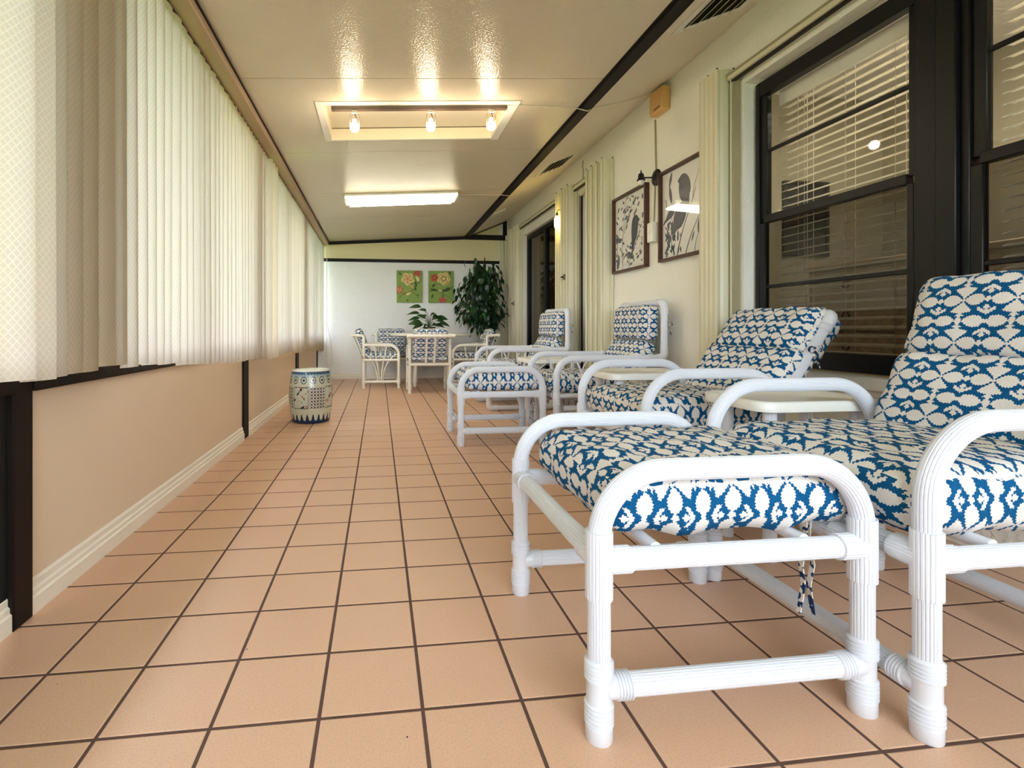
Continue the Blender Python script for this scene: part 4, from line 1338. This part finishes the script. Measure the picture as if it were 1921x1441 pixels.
def build_window_blinds():
    for n, (ya, yb, lab) in enumerate(((1.80, 2.60, 'ivory slatted blind behind the left window of the black pair'), (0.76, 1.58, 'ivory slatted blind behind the right window of the black pair'))):
        xb = XR + 0.19
        t = thing('window_blind', lab, 'blind', (xb, (ya + yb) / 2, 0), 0, 'slatted blinds in the near window')
        h = (yb - ya) / 2
        MB().box(-0.03, -h, 2.06, 0.03, h, 2.11, 0.003).build('head_rail', M_SLAT, t)
        MB().box(-0.036, -h - .002, 2.03, -0.03, h + .002, 2.12, 0.003).build('valance', M_SLAT, t)
        me = None
        for k in range(33):
            z = 0.66 + 0.0425 * k
            if me is None:
                m = MB()
                pl = []
                for i in range(7):
                    u = i / 6 - .5; pl.append((u * 0.05, 0.004 * (1 - 4 * u * u) + u * 0.012))
                vs = []
                for y in (-h, h):
                    vs += [(x, y, zz) for x, zz in pl] + [(x, y, zz - .0025) for x, zz in reversed(pl)]
                q = 14
                m.add(vs, [tuple(range(q)), tuple(reversed(range(q, 2 * q)))] + [(i, (i + 1) % q, q + (i + 1) % q, q + i) for i in range(q)])
                me = m.mesh('slat', M_SLAT, True, 30)
            o = link('slat', me, t); o.location = (0, 0, z)
        for y in (-h * .72, -h * .6, 0.0, h * .6, h * .7):
            for x in (-0.027, 0.027):
                MB().sweep([(x, y, 0.64), (x, y, 2.06)], circ(0.0012, 5)).build('ladder_cord', M_CORD, t)
        MB().box(-0.026, -h, 0.618, 0.026, h, 0.636, 0.004).build('bottom_rail', M_SLAT, t)
    # dresser seen between the slats
    d = thing('dresser', 'pale wooden chest of drawers with ring pulls behind the window', 'dresser', (XR + 0.72, 2.25, 0))
    wm = mat_wood('bleached_wood', srgb(150, 132, 104), srgb(186, 168, 138), 8, 0.6)
    MB().box(-0.2, -0.55, 0.0, 0.25, 0.55, 1.12, 0.008).build('body', wm, d)
    MB().box(-0.22, -0.57, 1.12, 0.26, 0.57, 1.15, 0.006).build('top', wm, d)
    for j, (y0, y1) in enumerate(((-0.53, -0.02), (0.02, 0.53))):
        for k in range(6):
            z = 0.08 + k * 0.172
            q = MB().box(-0.215, y0, z, -0.2, y1, z + 0.16, 0.004).build('drawer', wm, d)
            yc = (y0 + y1) / 2
            m = MB(); m.sweep([(-0.225, yc + .022 * cos(2 * pi * i / 16), z + .085 + .018 * sin(2 * pi * i / 16)) for i in range(17)], circ(0.0035, 6)); m.build('ring_pull', M_DKMETAL, q)
    q = thing('framed_picture', 'dark framed picture on the house wall, seen through the window blind', 'picture', (XR + 1.045, 3.399, 1.59))
    MB().box(-0.165, -0.012, -0.26, 0.165, 0, 0.26, 0.004).build('panel', M_BLACK, q)
    for (a, b, c, d) in ((-.185, .25, .185, .275), (-.185, -.275, .185, -.25), (-.185, -.25, -.16, .25), (.16, -.25, .185, .25)):
        MB().box(a, -0.025, b, c, 0, d, 0.003).build('frame_bar', M_DKMETAL, q)
    p = thing('armoire', 'red-brown wooden cabinet standing behind the right-hand window', 'cabinet', (XR + 0.8, 1.1, 0))
    rm = mat_wood('red_wood', srgb(150, 84, 54), srgb(196, 124, 86), 8, 0.5)
    MB().box(-0.2, -0.35, 0, 0.3, 0.35, 1.55, 0.01).build('body', rm, p)
    for s in (-1, 1):
        q = MB().box(-0.215, s * 0.01, 0.1, -0.2, s * 0.33, 1.45, 0.005).build('cabinet_door', rm, p)
        MB().lathe([(0.008, 0), (0.012, .006), (0.006, .016)], 12, (-0.215, s * 0.04, 0.8), (-1, 0, 0)).build('knob', M_DKMETAL, q)
    # unseen fill lamp added to brighten the house room and its blind slats
    l = thing('house_fill_lamp', 'unseen fill lamp added in the house room behind the near window', 'lamp', (XR + 0.85, 1.7, 2.5))
    MB().lathe([(0.10, -.03), (0.2, -.025), (0.22, 0.0)], 32).build('fill_disc', mat_emit('house_fill_glow', (1.0, 0.95, 0.82), 60.0), l)
    MB().lathe([(0.008, -.05), (0.012, -.04), (0.008, -.03)], 12).build('finial', M_GREY, l)
build_window_blinds()

# ================================================================== PICTURES
def frame_box(t, w, h, fw, dep, mat):
    """four mitred bars, local plane YZ facing -x, centre at origin"""
    for (a, b, c, d) in ((-w / 2, h / 2 - fw, w / 2, h / 2), (-w / 2, -h / 2, w / 2, -h / 2 + fw), (-w / 2, -h / 2 + fw, -w / 2 + fw, h / 2 - fw), (w / 2 - fw, -h / 2 + fw, w / 2, h / 2 - fw)):
        MB().box(-dep, a, b, 0, c, d, 0.002).build('frame_bar', mat, t)

def flat_shape(mb, poly, x, th=0.0006):
    """outline (y,z) standing slightly proud of the print at x, facing -x"""
    n = len(poly)
    vs = [(x, y, z) for y, z in poly] + [(x - th, y, z) for y, z in poly]
    mb.add(vs, [tuple(range(n)), tuple(reversed(range(n, 2 * n)))] + [(i, n + i, n + (i + 1) % n, (i + 1) % n) for i in range(n)])

def smooth_poly(pts, it=2):
    for _ in range(it):
        q = []
        for i in range(len(pts)):
            a, b = pts[i], pts[(i + 1) % len(pts)]
            q += [(a[0] * .75 + b[0] * .25, a[1] * .75 + b[1] * .25), (a[0] * .25 + b[0] * .75, a[1] * .25 + b[1] * .75)]
        pts = q
    return pts

BIRD1 = [(.0, .5), (.16, .47), (.24, .36), (.32, .33), (.25, .28), (.22, .1), (.16, -.15), (.04, -.3), (-.1, -.62), (-.18, -.78), (-.2, -.72), (-.16, -.5), (-.18, -.2), (-.2, .1), (-.14, .38)]
BIRD2 = [(-.1, .42), (.1, .46), (.27, .36), (.36, .26), (.26, .2), (.28, .0), (.2, -.28), (.05, -.42), (-.08, -.5), (-.12, -.8), (-.22, -.62), (-.32, -.7), (-.28, -.3), (-.36, -.12), (-.3, .2)]
LEAF = [(0, -.5), (.16, -.2), (.2, .1), (.06, .42), (0, .52), (-.1, .35), (-.2, .05), (-.14, -.25)]
def place(poly, cy, cz, s, rot=0, flip=1, sx=1.0):
    c, si = cos(rot), sin(rot)
    return [(cy + s * (flip * sx * p[0] * c - p[1] * si), cz + s * (flip * sx * p[0] * si + p[1] * c)) for p in smooth_poly(poly, 1)]
def twig(mb, pts, w, x):
    """tapering painted twig along (y,z) points"""
    L = []; R = []
    n = len(pts)
    for i, p in enumerate(pts):
        a = pts[max(0, i - 1)]; b = pts[min(n - 1, i + 1)]
        d = Vector((b[0] - a[0], b[1] - a[1])).normalized()
        k = w * (1 - .6 * i / (n - 1))
        L.append((p[0] - d.y * k, p[1] + d.x * k)); R.append((p[0] + d.y * k, p[1] - d.x * k))
    flat_shape(mb, L + R[::-1], x, 0.0004)

def bird_print(label, loc, w, h, which):
    # local y runs towards the back of the room; seen from the room +y is to the left
    t = thing('bird_print', label, 'picture', loc, 0, 'framed bird prints on the house wall')
    frame_box(t, w, h, 0.02, 0.038, M_WOODF)
    MB().box(-0.010, -w / 2 + .02, -h / 2 + .02, -0.004, w / 2 - .02, h / 2 - .02).build('print', M_PAPER, t, False)
    x = -0.0102
    ink = MB(); blu = MB()
    rnd = random.Random(which * 5 + 2)
    F = -1
    W2, H2 = w / 2 - .03, h / 2 - .03
    clampp = lambda poly: [(max(-W2, min(W2, a)), max(-H2, min(H2, b))) for a, b in poly]
    def leaf(mb, y, z, s, r, sx=1.0): flat_shape(mb, clampp(place(LEAF, y, z, s, r, 1, sx)), x, 0.0004 + rnd.uniform(0, .0003))
    if which == 0:    # perched bird among leafy stems
        flat_shape(blu, clampp(place(BIRD1, -0.07, -0.01, 0.26, 0.0, F)), x, 0.0009)
        for (a, b) in (((0.13, -0.3), (0.10, 0.28)), ((0.20, -0.28), (0.22, 0.1)), ((0.02, -0.3), (-0.12, 0.0)), ((0.1, 0.0), (-0.05, 0.27))):
            pts = [(a[0] + (b[0] - a[0]) * u + .02 * sin(u * 5), a[1] + (b[1] - a[1]) * u) for u in [i / 7 for i in range(8)]]
            twig(ink, pts, 0.004, x)
            for u in range(1, 8):
                p = pts[u]; s = rnd.choice((-1, 1))
                leaf(ink if rnd.random() < .6 else blu, p[0] + s * .03, p[1] + .01, rnd.uniform(.045, .075), -s * rnd.uniform(.6, 1.3), .8)
        for (y, z, s, r) in ((0.21, -0.04, .12, 2.0), (0.0, -0.2, .13, -1.0), (0.21, -0.24, .13, .3), (-0.05, -0.22, .05, 0)):
            leaf(blu, y, z, s, r)
        for k in range(46):
            leaf(ink if k % 3 else blu, rnd.uniform(-W2 + .02, W2 - .02), rnd.choice((rnd.uniform(.09, H2 - .03), rnd.uniform(-H2 + .02, -.08))), rnd.uniform(.03, .06), rnd.uniform(0, 6.28), 1.2)
        for k in range(16):
            leaf(ink, rnd.uniform(-W2 + .01, -.14), rnd.uniform(-.15, .12), rnd.uniform(.02, .04), rnd.uniform(0, 6.28))
    else:             # two birds one above the other
        flat_shape(ink, clampp(place(BIRD2, 0.0, 0.15, 0.22, 0.05, -F)), x, 0.0009)
        flat_shape(ink, clampp(place(BIRD2, 0.04, -0.03, 0.22, 0.35, F)), x, 0.0011)
        flat_shape(ink, clampp(place(BIRD1, 0.17, 0.0, 0.14, 1.2, -F)), x, 0.0009)
        flat_shape(ink, clampp(place(BIRD2, -0.2, 0.22, 0.12, 0.3, -F)), x, 0.0009)
        for (a, b, w_) in (((0.08, -0.3), (-0.12, 0.12), .006), ((-0.02, -0.3), (-0.22, 0.02), .005), ((0.22, 0.12), (0.15, -0.05), .004), ((0.12, -0.28), (0.17, -0.06), .004), ((-0.1, 0.05), (-0.16, 0.25), .003), ((-0.12, -.3), (-.2, -.1), .003)):
            pts = [(a[0] + (b[0] - a[0]) * u + .012 * sin(u * 5), a[1] + (b[1] - a[1]) * u) for u in [i / 7 for i in range(8)]]
            twig(ink, pts, w_, x)
        for (y, z, s, r, sx) in ((0.16, 0.25, .13, .3, .6), (0.16, 0.14, .15, -.2, .6), (-0.17, -0.13, .13, .2, .8), (-0.2, 0.06, .12, .3, .8), (-0.1, -0.2, .08, .4, .5), (-0.23, -.24, .08, .4, .8)):
            leaf(ink, y, z, s, r, sx)
        for k in range(60):
            u = rnd.random(); cy = rnd.choice((0.19, 0.13, 0.06, 0.2))
            leaf(blu if k % 2 else ink, cy + rnd.uniform(-.025, .025), rnd.uniform(-H2 + .01, -.06), rnd.uniform(.03, .065), rnd.uniform(-.8, .8), 1.0)
    o = ink.build('printed_foliage', M_INK, t, False); o['kind'] = 'stuff'
    o = blu.build('printed_leaves', M_INK2, t, False); o['kind'] = 'stuff'
    MB().box(-0.0150, -w / 2 + .02, -h / 2 + .02, -0.0140, w / 2 - .02, h / 2 - .02).build('glass', M_GLASS, t, False)
bird_print('framed print of one perched blue-grey bird, left of the black wall lamp', (XR - 0.001, 3.987, 1.588), 0.565, 0.655, 0)
bird_print('framed print of two grey birds, partly behind the near shutter', (XR - 0.001, 3.24, 1.594), 0.565, 0.655, 1)

def canvas(label, loc, which):
    # plane XZ facing -y (towards the camera)
    t = thing('canvas_painting', label, 'painting', loc, 0, 'green canvases on the back wall')
    w, h = 0.405, 0.505
    g = simple('canvas_green', srgb(134, 158, 78), 0.7, var=0.22, scale=9)
    MB().box(-w / 2, -0.035, -h / 2, w / 2, 0, h / 2, 0.004).build('canvas', g, t)
    cols = {'cream': simple('rose_cream', srgb(226, 208, 150), 0.7, var=0.12, scale=30), 'gold': simple('rose_gold', srgb(196, 168, 92), 0.7, var=0.15, scale=30),
            'red': simple('rose_red', srgb(168, 64, 50), 0.7, var=0.25, scale=30), 'pink': simple('rose_pink', srgb(206, 124, 88), 0.7, var=0.15, scale=30),
            'dark': simple('painted_leaf', srgb(62, 72, 38), 0.7, var=0.3, scale=20), 'brown': simple('painted_bird', srgb(150, 130, 66), 0.7, var=0.2, scale=30)}
    mbs = {k: MB() for k in cols}
    lay = [0.0]
    def put(col, poly):
        lay[0] += 0.00006
        y = -0.0352
        n = len(poly); th = 0.0005 + lay[0]
        poly = [(max(-w / 2 + .003, min(w / 2 - .003, a)), max(-h / 2 + .003, min(h / 2 - .003, b))) for a, b in poly]
        vs = [(a, y, b) for a, b in poly] + [(a, y - th, b) for a, b in poly]
        mbs[col].add(vs, [tuple(range(n)), tuple(reversed(range(n, 2 * n)))] + [(i, n + i, n + (i + 1) % n, (i + 1) % n) for i in range(n)])
    def rose(cx, cz, r, cs):
        rnd = random.Random(int(cx * 1000) + which)
        for k, f in enumerate((1.0, .86, .7, .55, .4, .25)):
            n = 40; off = rnd.uniform(0, 6)
            put(cs[k % len(cs)], [(cx + r * f * (1 + .1 * sin(5 * a + off)) * cos(a), cz + r * f * (1 + .1 * sin(5 * a + off)) * sin(a)) for a in [2 * pi * i / n for i in range(n)]])
    def lf(cx, cz, s, r, col='dark'): put(col, place(LEAF, cx, cz, s, r))
    def stem(pts, wd=0.004, col='dark'):
        L = []; R = []
        for i, p in enumerate(pts):
            a = pts[max(0, i - 1)]; b = pts[min(len(pts) - 1, i + 1)]
            d = Vector((b[0] - a[0], b[1] - a[1])).normalized()
            L.append((p[0] - d.y * wd, p[1] + d.x * wd)); R.append((p[0] + d.y * wd, p[1] - d.x * wd))
        put(col, L + R[::-1])
    if which == 0:
        stem([(-.17, -.18), (-.08, -.1), (.03, -.08), (.1, .02), (.09, .12)]); stem([(.05, -.08), (.12, -.15), (.14, -.2)], .003)
        for a in ((-.15, .2, .06, .8), (.1, .04, .1, .2), (.09, -.03, .09, .3), (.15, .08, .08, -.4), (-.03, -.22, .05, 0), (.13, -.13, .05, .8), (.02, .06, .08, 1.2)): lf(*a)
        rose(-.03, .12, .095, ('cream', 'gold', 'cream', 'pink', 'cream', 'pink')); rose(.12, .21, .055, ('red', 'pink', 'red')); rose(-.16, -.05, .055, ('red', 'pink', 'red', 'cream'))
        put('cream', place(LEAF, .13, .12, .12, .5)); put('gold', place(LEAF, .04, -.0, .1, 1.0))
        put('brown', place([(.5, .1), (.3, .22), (.0, .12), (-.4, -.1), (-.62, -.3), (-.3, -.2), (.1, -.08), (.35, -.02)], -.03, -.1, .17)); put('cream', place(LEAF, -.02, -.115, .1, -1.1))
    else:
        stem([(-.19, -.08), (-.1, -.04), (0, -.07), (.1, -.06), (.19, .02)]); stem([(-.05, -.05), (.1, -.15), (.18, -.2)], .003)
        for a in ((-.12, .02, .09, -.8), (-.13, -.05, .1, 1.2), (-.14, -.15, .08, -.3), (-.09, -.05, .08, 1.0), (.14, .22, .07, .6), (.1, -.03, .1, -1.2), (.03, -.14, .05, .5), (-.03, .06, .06, .8)): lf(*a)
        rose(.04, .13, .1, ('cream', 'gold', 'cream', 'gold', 'brown', 'cream')); rose(-.11, .14, .06, ('red', 'pink', 'red', 'red')); rose(.02, -.22, .06, ('red', 'pink', 'red'))
        put('gold', place(LEAF, .1, .06, .12, 2.2)); put('dark', place([(.7, .3), (.4, .12), (.1, .1), (-.3, .12), (-.5, 0), (-.3, -.12), (.1, -.08), (.4, .02)], .07, -.06, .16)); put('cream', place(LEAF, -.01, -.06, .07, 1.4))
    names = {'cream': 'painted_rose', 'gold': 'painted_petals', 'red': 'painted_red_rose', 'pink': 'painted_pink_petals', 'dark': 'painted_foliage', 'brown': 'painted_bird'}
    for k, mb in mbs.items():
        if mb.v:
            o = mb.build(names[k], cols[k], t, False); o['kind'] = 'stuff'
canvas('green canvas with one large cream rose and a small bird, left of its twin', (0.477, YB - 0.001, 1.443), 0)
canvas('green canvas with red and cream roses, next to the ficus tree', (0.977, YB - 0.001, 1.444), 1)

# ================================================================== LAMPS AND FITTINGS
def build_track_light():
    t = thing('track_light', 'dark ceiling track with three lit bulbs at the skylight', 'lamp', (0, 3.285, 0))
    za = lambda x: zc(x, 3.285) - 0.007
    m = MB(); m.sweep([(-0.3, 0, za(-.3) - .012), (0.84, 0, za(.84) - .012)], [(-.011, -.017), (.011, -.017), (.011, .017), (-.011, .017)])
    m.build('track_bar', simple('track_brown', srgb(92, 74, 62), 0.4, var=0.1), t, False)
    gm = mat_emit('bulb_glow', (1.0, 0.82, 0.56), 88.0)
    for x in (-0.155, 0.335, 0.735):
        z = za(x) - .024
        h = MB().box(x - .018, -.012, z - .022, x + .018, .012, z, .003).build('lamp_head', M_CORD, t)
        bz = z - 0.105
        for s in (-1, 1):
            MB().sweep(fillet([(x, 0, z - .02), (x + s * .028, 0, z - .026), (x + s * .03, 0.004, bz + .01)], .008, 4), circ(.002, 6)).build('yoke', M_GREY, h)
        MB().sweep([(x, 0, z - .02), (x + .012, .006, z - .045), (x - .008, .006, z - .06), (x, .004, bz + .045)], circ(.0025, 6)).build('wire', M_BRONZE, h)
        MB().lathe([(0.012, 0.022), (0.014, 0.03), (0.014, 0.05), (0.008, 0.055)], 16, (x, 0.004, bz)).build('socket', M_CORD, h)
        b = MB(); b.lathe([(0.004, -.031), (0.016, -.027), (0.026, -.016), (0.030, 0), (0.027, .014), (0.019, .024), (0.012, .03)], 20, (x, 0.004, bz))
        b.build('bulb', gm, h)
    # surface wire running to the wall
    w = thing('ceiling_wire', 'thin white wire running from the track light to the wall box', 'wire', (0, 0, 0))
    pts = [(0.86, 3.275, zc(.86, 3.275) - .004), (1.1, 3.3, zc(1.1, 3.3) - .006), (1.34, 3.32, zc(1.34, 3.32) - .012), (1.42, 3.33, zc(1.35, 3.3) - .022), (1.47, 3.36, zs(1.47, 3.36) - .004), (1.7, 3.5, zs(1.7, 3.5) - .005), (2.02, 3.55, zs(2.02, 3.55) - .02)]
    MB().sweep(pts, circ(.0035, 6)).build('wire', M_CORD, w)
build_track_light()

def build_fluorescent():
    t = thing('ceiling_light', 'glowing rectangular fluorescent light fixture on the far ceiling', 'lamp', (0.24, 5.46, 0))
    em = mat_emit('fluorescent_glow', (1.0, 0.95, 0.78), 11.0)
    em2 = mat_emit('fluorescent_side_glow', (1.0, 0.90, 0.58), 2.2)
    def zz(x): return zc(0.24 + x, 5.46) - .002
    L = 0.59
    def slab(nm, x0, x1, y0, y1, d0, d1, mat, tp=0.0):
        m = MB()
        vs = [(x0 + tp, y0, zz(x0) - d1), (x1 - tp, y0, zz(x1) - d1), (x1 - tp, y1, zz(x1) - d1), (x0 + tp, y1, zz(x0) - d1), (x0, y0, zz(x0) - d0), (x1, y0, zz(x1) - d0), (x1, y1, zz(x1) - d0), (x0, y1, zz(x0) - d0)]
        m.add(vs, [(3, 2, 1, 0), (4, 5, 6, 7), (0, 1, 5, 4), (1, 2, 6, 5), (2, 3, 7, 6), (3, 0, 4, 7)])
        return m.build(nm, mat, t, False)
    slab('base_pan', -L, L, -.13, .13, 0, .02, M_WHITE)
    slab('diffuser', -L + .01, L - .01, -.11, .11, .02, .075, em, .03)
    slab('side_lens', -L, L, -.13, -.112, .02, .05, em2)
    for x in (-L - .004, L - .014):
        slab('end_cap', x, x + .018, -.128, .128, .018, .06, M_WHITE)
    w = thing('ceiling_wire', 'white wire from the fluorescent fixture to the dark beam', 'wire', (0, 0, 0))
    MB().sweep([(0.84, 5.44, zc(.84, 5.44) - .01), (1.05, 5.47, zc(1.05, 5.47) - .008), (1.34, 5.5, zc(1.34, 5.5) - .012), (1.44, 5.5, zc(1.35, 5.5) - .02)], circ(.004, 6)).build('wire', M_CORD, w)
build_fluorescent()

def build_sconces():
    # unlit black lamp between the bird prints
    t = thing('wall_lamp', 'black unlit wall lamp between the two bird prints', 'lamp', (XR - .0005, 3.60, 1.92))
    MB().lathe([(0.062, 0), (0.062, .006), (0.055, .012), (0.02, .016), (0.012, .03)], 32, (0, 0, 0), (-1, 0, 0)).build('wall_plate', M_DKMETAL, t)
    MB().sweep([(-.015, 0, 0), (-.11, 0.02, 0)], circ(.006, 10)).build('arm', M_DKMETAL, t)
    MB().lathe([(0.004, .05), (0.005, .036), (0.008, .03), (0.016, .026), (0.022, .01), (0.022, -.008), (0.03, -.02), (0.03, -.026), (0.02, -.028)][::-1], 24, (-.115, .021, 0.005)).build('lamp_cap', M_DKMETAL, t)
    MB().lathe([(0.006, -.062), (0.018, -.058), (0.021, -.05), (0.021, -.022)], 20, (-.115, .021, 0.005)).build('bulb', simple('frosted_bulb', srgb(226, 218, 204), 0.3), t)
    # lit lamp in front of the shutter
    t = thing('wall_lamp', 'lit yellow glass wall lamp on the folded shutter', 'lamp', (1.955, 5.42, 1.975))
    MB().lathe([(0.008, -.085), (0.02, -.08), (0.028, -.06), (0.03, -.01), (0.026, .03), (0.016, .05), (0.012, .055)], 20).build('glass_globe', mat_emit('yellow_globe_glow', (1.0, 0.74, 0.2), 26.0), t)
    MB().lathe([(0.014, .055), (0.016, .06), (0.012, .08), (0.004, .1)], 16).build('lamp_cap', M_DKMETAL, t)
    MB().sweep(fillet([(0, 0, .09), (0, 0, .12), (.1, 0.0, .12)], .02, 5), circ(.004, 8)).build('arm', M_DKMETAL, t)
build_sconces()

def build_small():
    # tan box under the soffit with conduit down to the lamp
    t = thing('chime_box', 'tan door chime box mounted high under the soffit', 'box', (XR - .0005, 3.5, 2.44))
    bm_ = simple('tan_plastic', srgb(226, 176, 112), 0.45, var=0.05)
    MB().box(-.07, -.085, -.08, 0, .085, .09, .008).build('cover', bm_, t)
    MB().box(-.073, -.06, -.06, -.07, .02, -.045, .001).build('slot', simple('tan_dark', srgb(150, 104, 56), 0.6), t)
    t = thing('surface_wire', 'painted surface wire running down the wall to the black lamp', 'wire', (XR - .0005, 3.595, 0))
    MB().sweep([(-.006, 0.02, 2.36), (-.006, 0.012, 2.1), (-.006, 0.005, 1.985)], circ(.006, 8)).build('conduit', M_SHUTD, t)
    MB().sweep([(-.006, 0.02, 1.855), (-.006, 0.03, 1.7), (-.006, 0.035, 1.59)], circ(.005, 8)).build('conduit', M_SHUTD, t)
    t = thing('switch_box', 'cream surface switch box between the bird prints', 'switch', (XR - .0005, 3.625, 1.51))
    MB().box(-.045, -.04, -.075, 0, .04, .075, .006).build('cover', M_WALLR, t)
    MB().box(-.052, -.008, -.016, -.045, .008, .016, .002).build('toggle', M_WHITE, t)
    t = thing('surface_wire', 'kinked wire on the wall above the narrow door', 'wire', (XR - .0005, 4.98, 0))
    MB().sweep([(-.006, 0, 2.5), (-.006, .015, 2.44), (-.006, -.005, 2.4), (-.006, .005, 2.3)], circ(.005, 8)).build('conduit', M_SHUTD, t)
    # soffit vents
    def vent(label, x0, x1, y0, y1, n):
        t = thing('soffit_vent', label, 'vent', (0, 0, 0), 0, 'soffit vents')
        off = -.006
        def strip(a, b, c, d, nm, mat, th=.006, o=off):
            wall_grid(nm, mat, [a, c], [b, d], [], lambda u, w, tt: (u, w, zs(u, w) + o + tt), th, t)
        strip(x0, y0, x1, y0 + .035, 'frame_strip', M_WHITE); strip(x0, y1 - .035, x1, y1, 'frame_strip', M_WHITE)
        strip(x0, y0 + .035, x0 + .05, y1 - .035, 'frame_strip', M_WHITE); strip(x1 - .05, y0 + .035, x1, y1 - .035, 'frame_strip', M_WHITE)
        strip(x0 + .05, y0 + .035, x1 - .05, y1 - .035, 'shade_sheet', M_BRONZE, .002, -.003)  # dark sheet standing in for the shade behind the louvers
        for k in range(n):
            xa = x0 + .05 + (x1 - x0 - .1) * (k + .15) / n
            m = MB(); m.sweep([(xa, y0 + .035, zs(xa, y0) - .012), (xa, y1 - .035, zs(xa, y1) - .012)], [(-.010, -.008), (-.007, -.009), (.010, .008), (.007, .009)])
            m.build('louver', M_SHUT, t, False)
    vent('near soffit vent grille at the top edge beside the dark beam', 1.56, 1.98, 2.05, 2.56, 5)
    vent('second soffit vent grille farther back, above the narrow door', 1.60, 1.94, 4.72, 5.12, 5)
    t = thing('soffit_junction', 'small white junction plate on the soffit near the far corner', 'plate', (0, 0, 0))
    wall_grid('cover', M_WHITE, [1.5, 1.66], [6.55, 6.72], [], lambda u, w, tt: (u, w, zs(u, w) - .02 + tt), .02, t)
build_small()

# ================================================================== OUTDOORS
t = NT('lawn'); t.put(t.p.inputs['Base Color'], t.mix(t.noise(t.pos(), 3, 4), srgb(70, 98, 40), srgb(122, 146, 74))); t.p.inputs['Roughness'].default_value = 0.95
struct(MB().box(-1.75, YF - 0.4, 2.16, -1.07, YB + 0.4, 2.24, 0.01).build('added_shade_eave', M_WHITE))  # unseen eave added to shade the tops of the blind slats
g = MB(); g.box(-30, -30, -0.3, 30, 30, -0.2); o = struct(g.build('ground', t.m, None, False))
bpy.context.view_layer.update()
